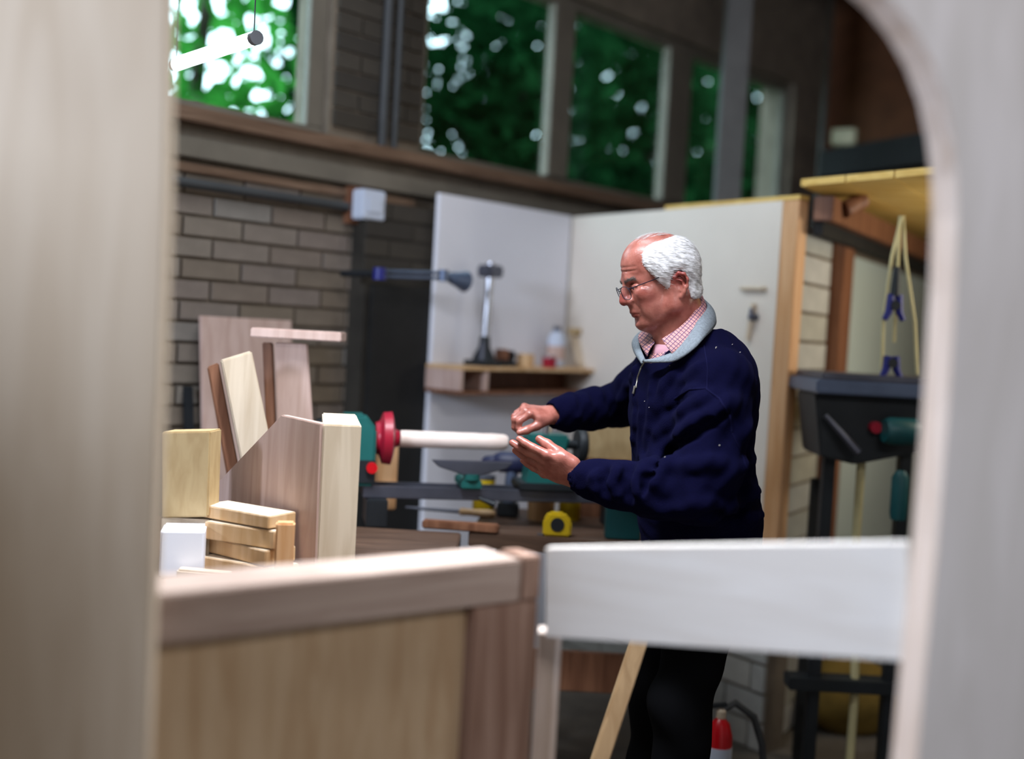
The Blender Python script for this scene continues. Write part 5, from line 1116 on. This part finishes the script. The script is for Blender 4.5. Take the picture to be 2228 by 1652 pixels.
# check shirt
m, nt, b = newmat('check_shirt'); M_SHIRT = m; tc = N(nt, 'ShaderNodeTexCoord'); prev = None
base = N(nt, 'ShaderNodeRGB'); base.outputs[0].default_value = rgb(222, 190, 176); out = base.outputs[0]
for (rot, sc_, c, wd_) in (((0, .9, 0), 125, rgb(176, 96, 104), .60), ((0, -.75, 0), 110, rgb(158, 84, 94), .78), ((0, .9, 0), 41.7, rgb(58, 52, 92), .93), ((0, -.75, 0), 36.7, rgb(64, 56, 96), .95)):
    mp = N(nt, 'ShaderNodeMapping'); mp.inputs['Rotation'].default_value = rot; nt.links.new(tc.outputs['Object'], mp.inputs['Vector']); w_ = N(nt, 'ShaderNodeTexWave'); w_.bands_direction = 'X'; w_.inputs['Scale'].default_value = sc_; nt.links.new(mp.outputs['Vector'], w_.inputs['Vector'])
    gt = N(nt, 'ShaderNodeMath', operation='GREATER_THAN'); gt.inputs[1].default_value = wd_; nt.links.new(w_.outputs['Fac'], gt.inputs[0]); mx = N(nt, 'ShaderNodeMix', data_type='RGBA'); nt.links.new(gt.outputs[0], mx.inputs['Factor']); nt.links.new(out, mx.inputs['A']); mx.inputs['B'].default_value = c; out = mx.outputs['Result']
nt.links.new(out, b.inputs['Base Color']); b.inputs['Roughness'].default_value = .8
T2 = [lc(*q) for q in ((1524, 640, 2.755), (1522, 660, 2.69), (1500, 692, 2.645), (1474, 716, 2.625), (1440, 738, 2.620))]
B2 = [lc(*q) for q in ((1532, 655, 2.770), (1537, 676, 2.690), (1515, 712, 2.615), (1488, 750, 2.590), (1463, 771, 2.588))]
sc_o = ribbon('shirt_collar', T2, B2, M_SHIRT, person, .0022, .003, 'pink and navy checked shirt collar')
T3 = [T2[0].copy()] + [lc(*q) for q in ((1500, 650, 2.80), (1465, 690, 2.79), (1440, 716, 2.765), (1424, 732, 2.72), (1424, 746, 2.675))]
B3 = [B2[0].copy()] + [lc(*q) for q in ((1502, 668, 2.835), (1450, 698, 2.835), (1402, 718, 2.80), (1389, 738, 2.755), (1408, 776, 2.675))]
ribbon('shirt_collar', T3, B3, M_SHIRT, person, .0022, .003, 'pink and navy checked shirt collar')
# shirt front and pink undershirt in the open neck
cv = Vol(NB-V((.16, .16, .16)), NB+V((.16, .16, .08)), .004)
cv.ell(NB+TF*.045-ZV*.065, (.062, .075, .062), TM, .02); P_, F2 = cv.mesh('c'); pchild('shirt_front', mkmesh('shirt_front', [(P_, F2)]), M_SHIRT, 'checked shirt front in the open neck')
cv = Vol(NB-V((.16, .16, .16)), NB+V((.16, .16, .08)), .004); cv.ell(NB+TF*.052-ZV*.030, (.046, .045, .045), TM, .02); P_, F2 = cv.mesh('c'); pchild('undershirt', mkmesh('undershirt', [(P_, F2)]), plain('pink_undershirt', rgb(214, 160, 176), .8), 'pink undershirt at the throat')
# ---------------- trousers, shoes
tv = Vol(V((-.30, -.42, .02)), V((.36, .40, 1.06)), .008)
tv.ell(PV-ZV*.05, (.125, .165, .13), TM, .04)
for lg in (LGL, LGR): tv.chain([lg[0]-ZV*.02, lerp(lg[0], lg[1], .5), lg[1], lerp(lg[1], lg[2], .5), lg[2]-ZV*.0], [.088, .080, .072, .068, .066], .03)
tv.d = np.maximum(tv.d, (.045-(tv.lo[2]+tv.h*np.arange(tv.n[2])))[None, None, :]).astype(np.float32)
gx, gy, gz_ = np.meshgrid(*[tv.lo[k]+tv.h*np.arange(tv.n[k], dtype=np.float32) for k in range(3)], indexing='ij', sparse=True); tv.d += .004*np.sin(gz_*38+gx*22+2*np.sin(gy*17))
P_, F2 = tv.mesh('t'); pchild('trousers', mkmesh('trousers', [(relax(P_, F2, 2), F2)]), plain('black_trousers', rgb(9, 9, 11), .95, var=.2, spec=.04), 'black trousers')
for lg in (LGL, LGR):
    sh_ = Vol(V((lg[2].x-.26, lg[2].y-.12, -.01)), V((lg[2].x+.14, lg[2].y+.12, .16)), .006); a_ = V((lg[2].x, lg[2].y, .055)); sh_.cap(a_+V((.03, 0, 0)), a_+V((-.15, -.03, -.018)), .048, .036, .02); sh_.cap(a_, a_+ZV*.05, .05, .05, .02)
    sh_.d = np.maximum(sh_.d, -(sh_.lo[2]+sh_.h*np.arange(sh_.n[2]))[None, None, :]).astype(np.float32); P_, F2 = sh_.mesh('t'); pchild('shoe', mkmesh('shoe', [(P_, F2)]), M_BROWN, 'brown work shoe')
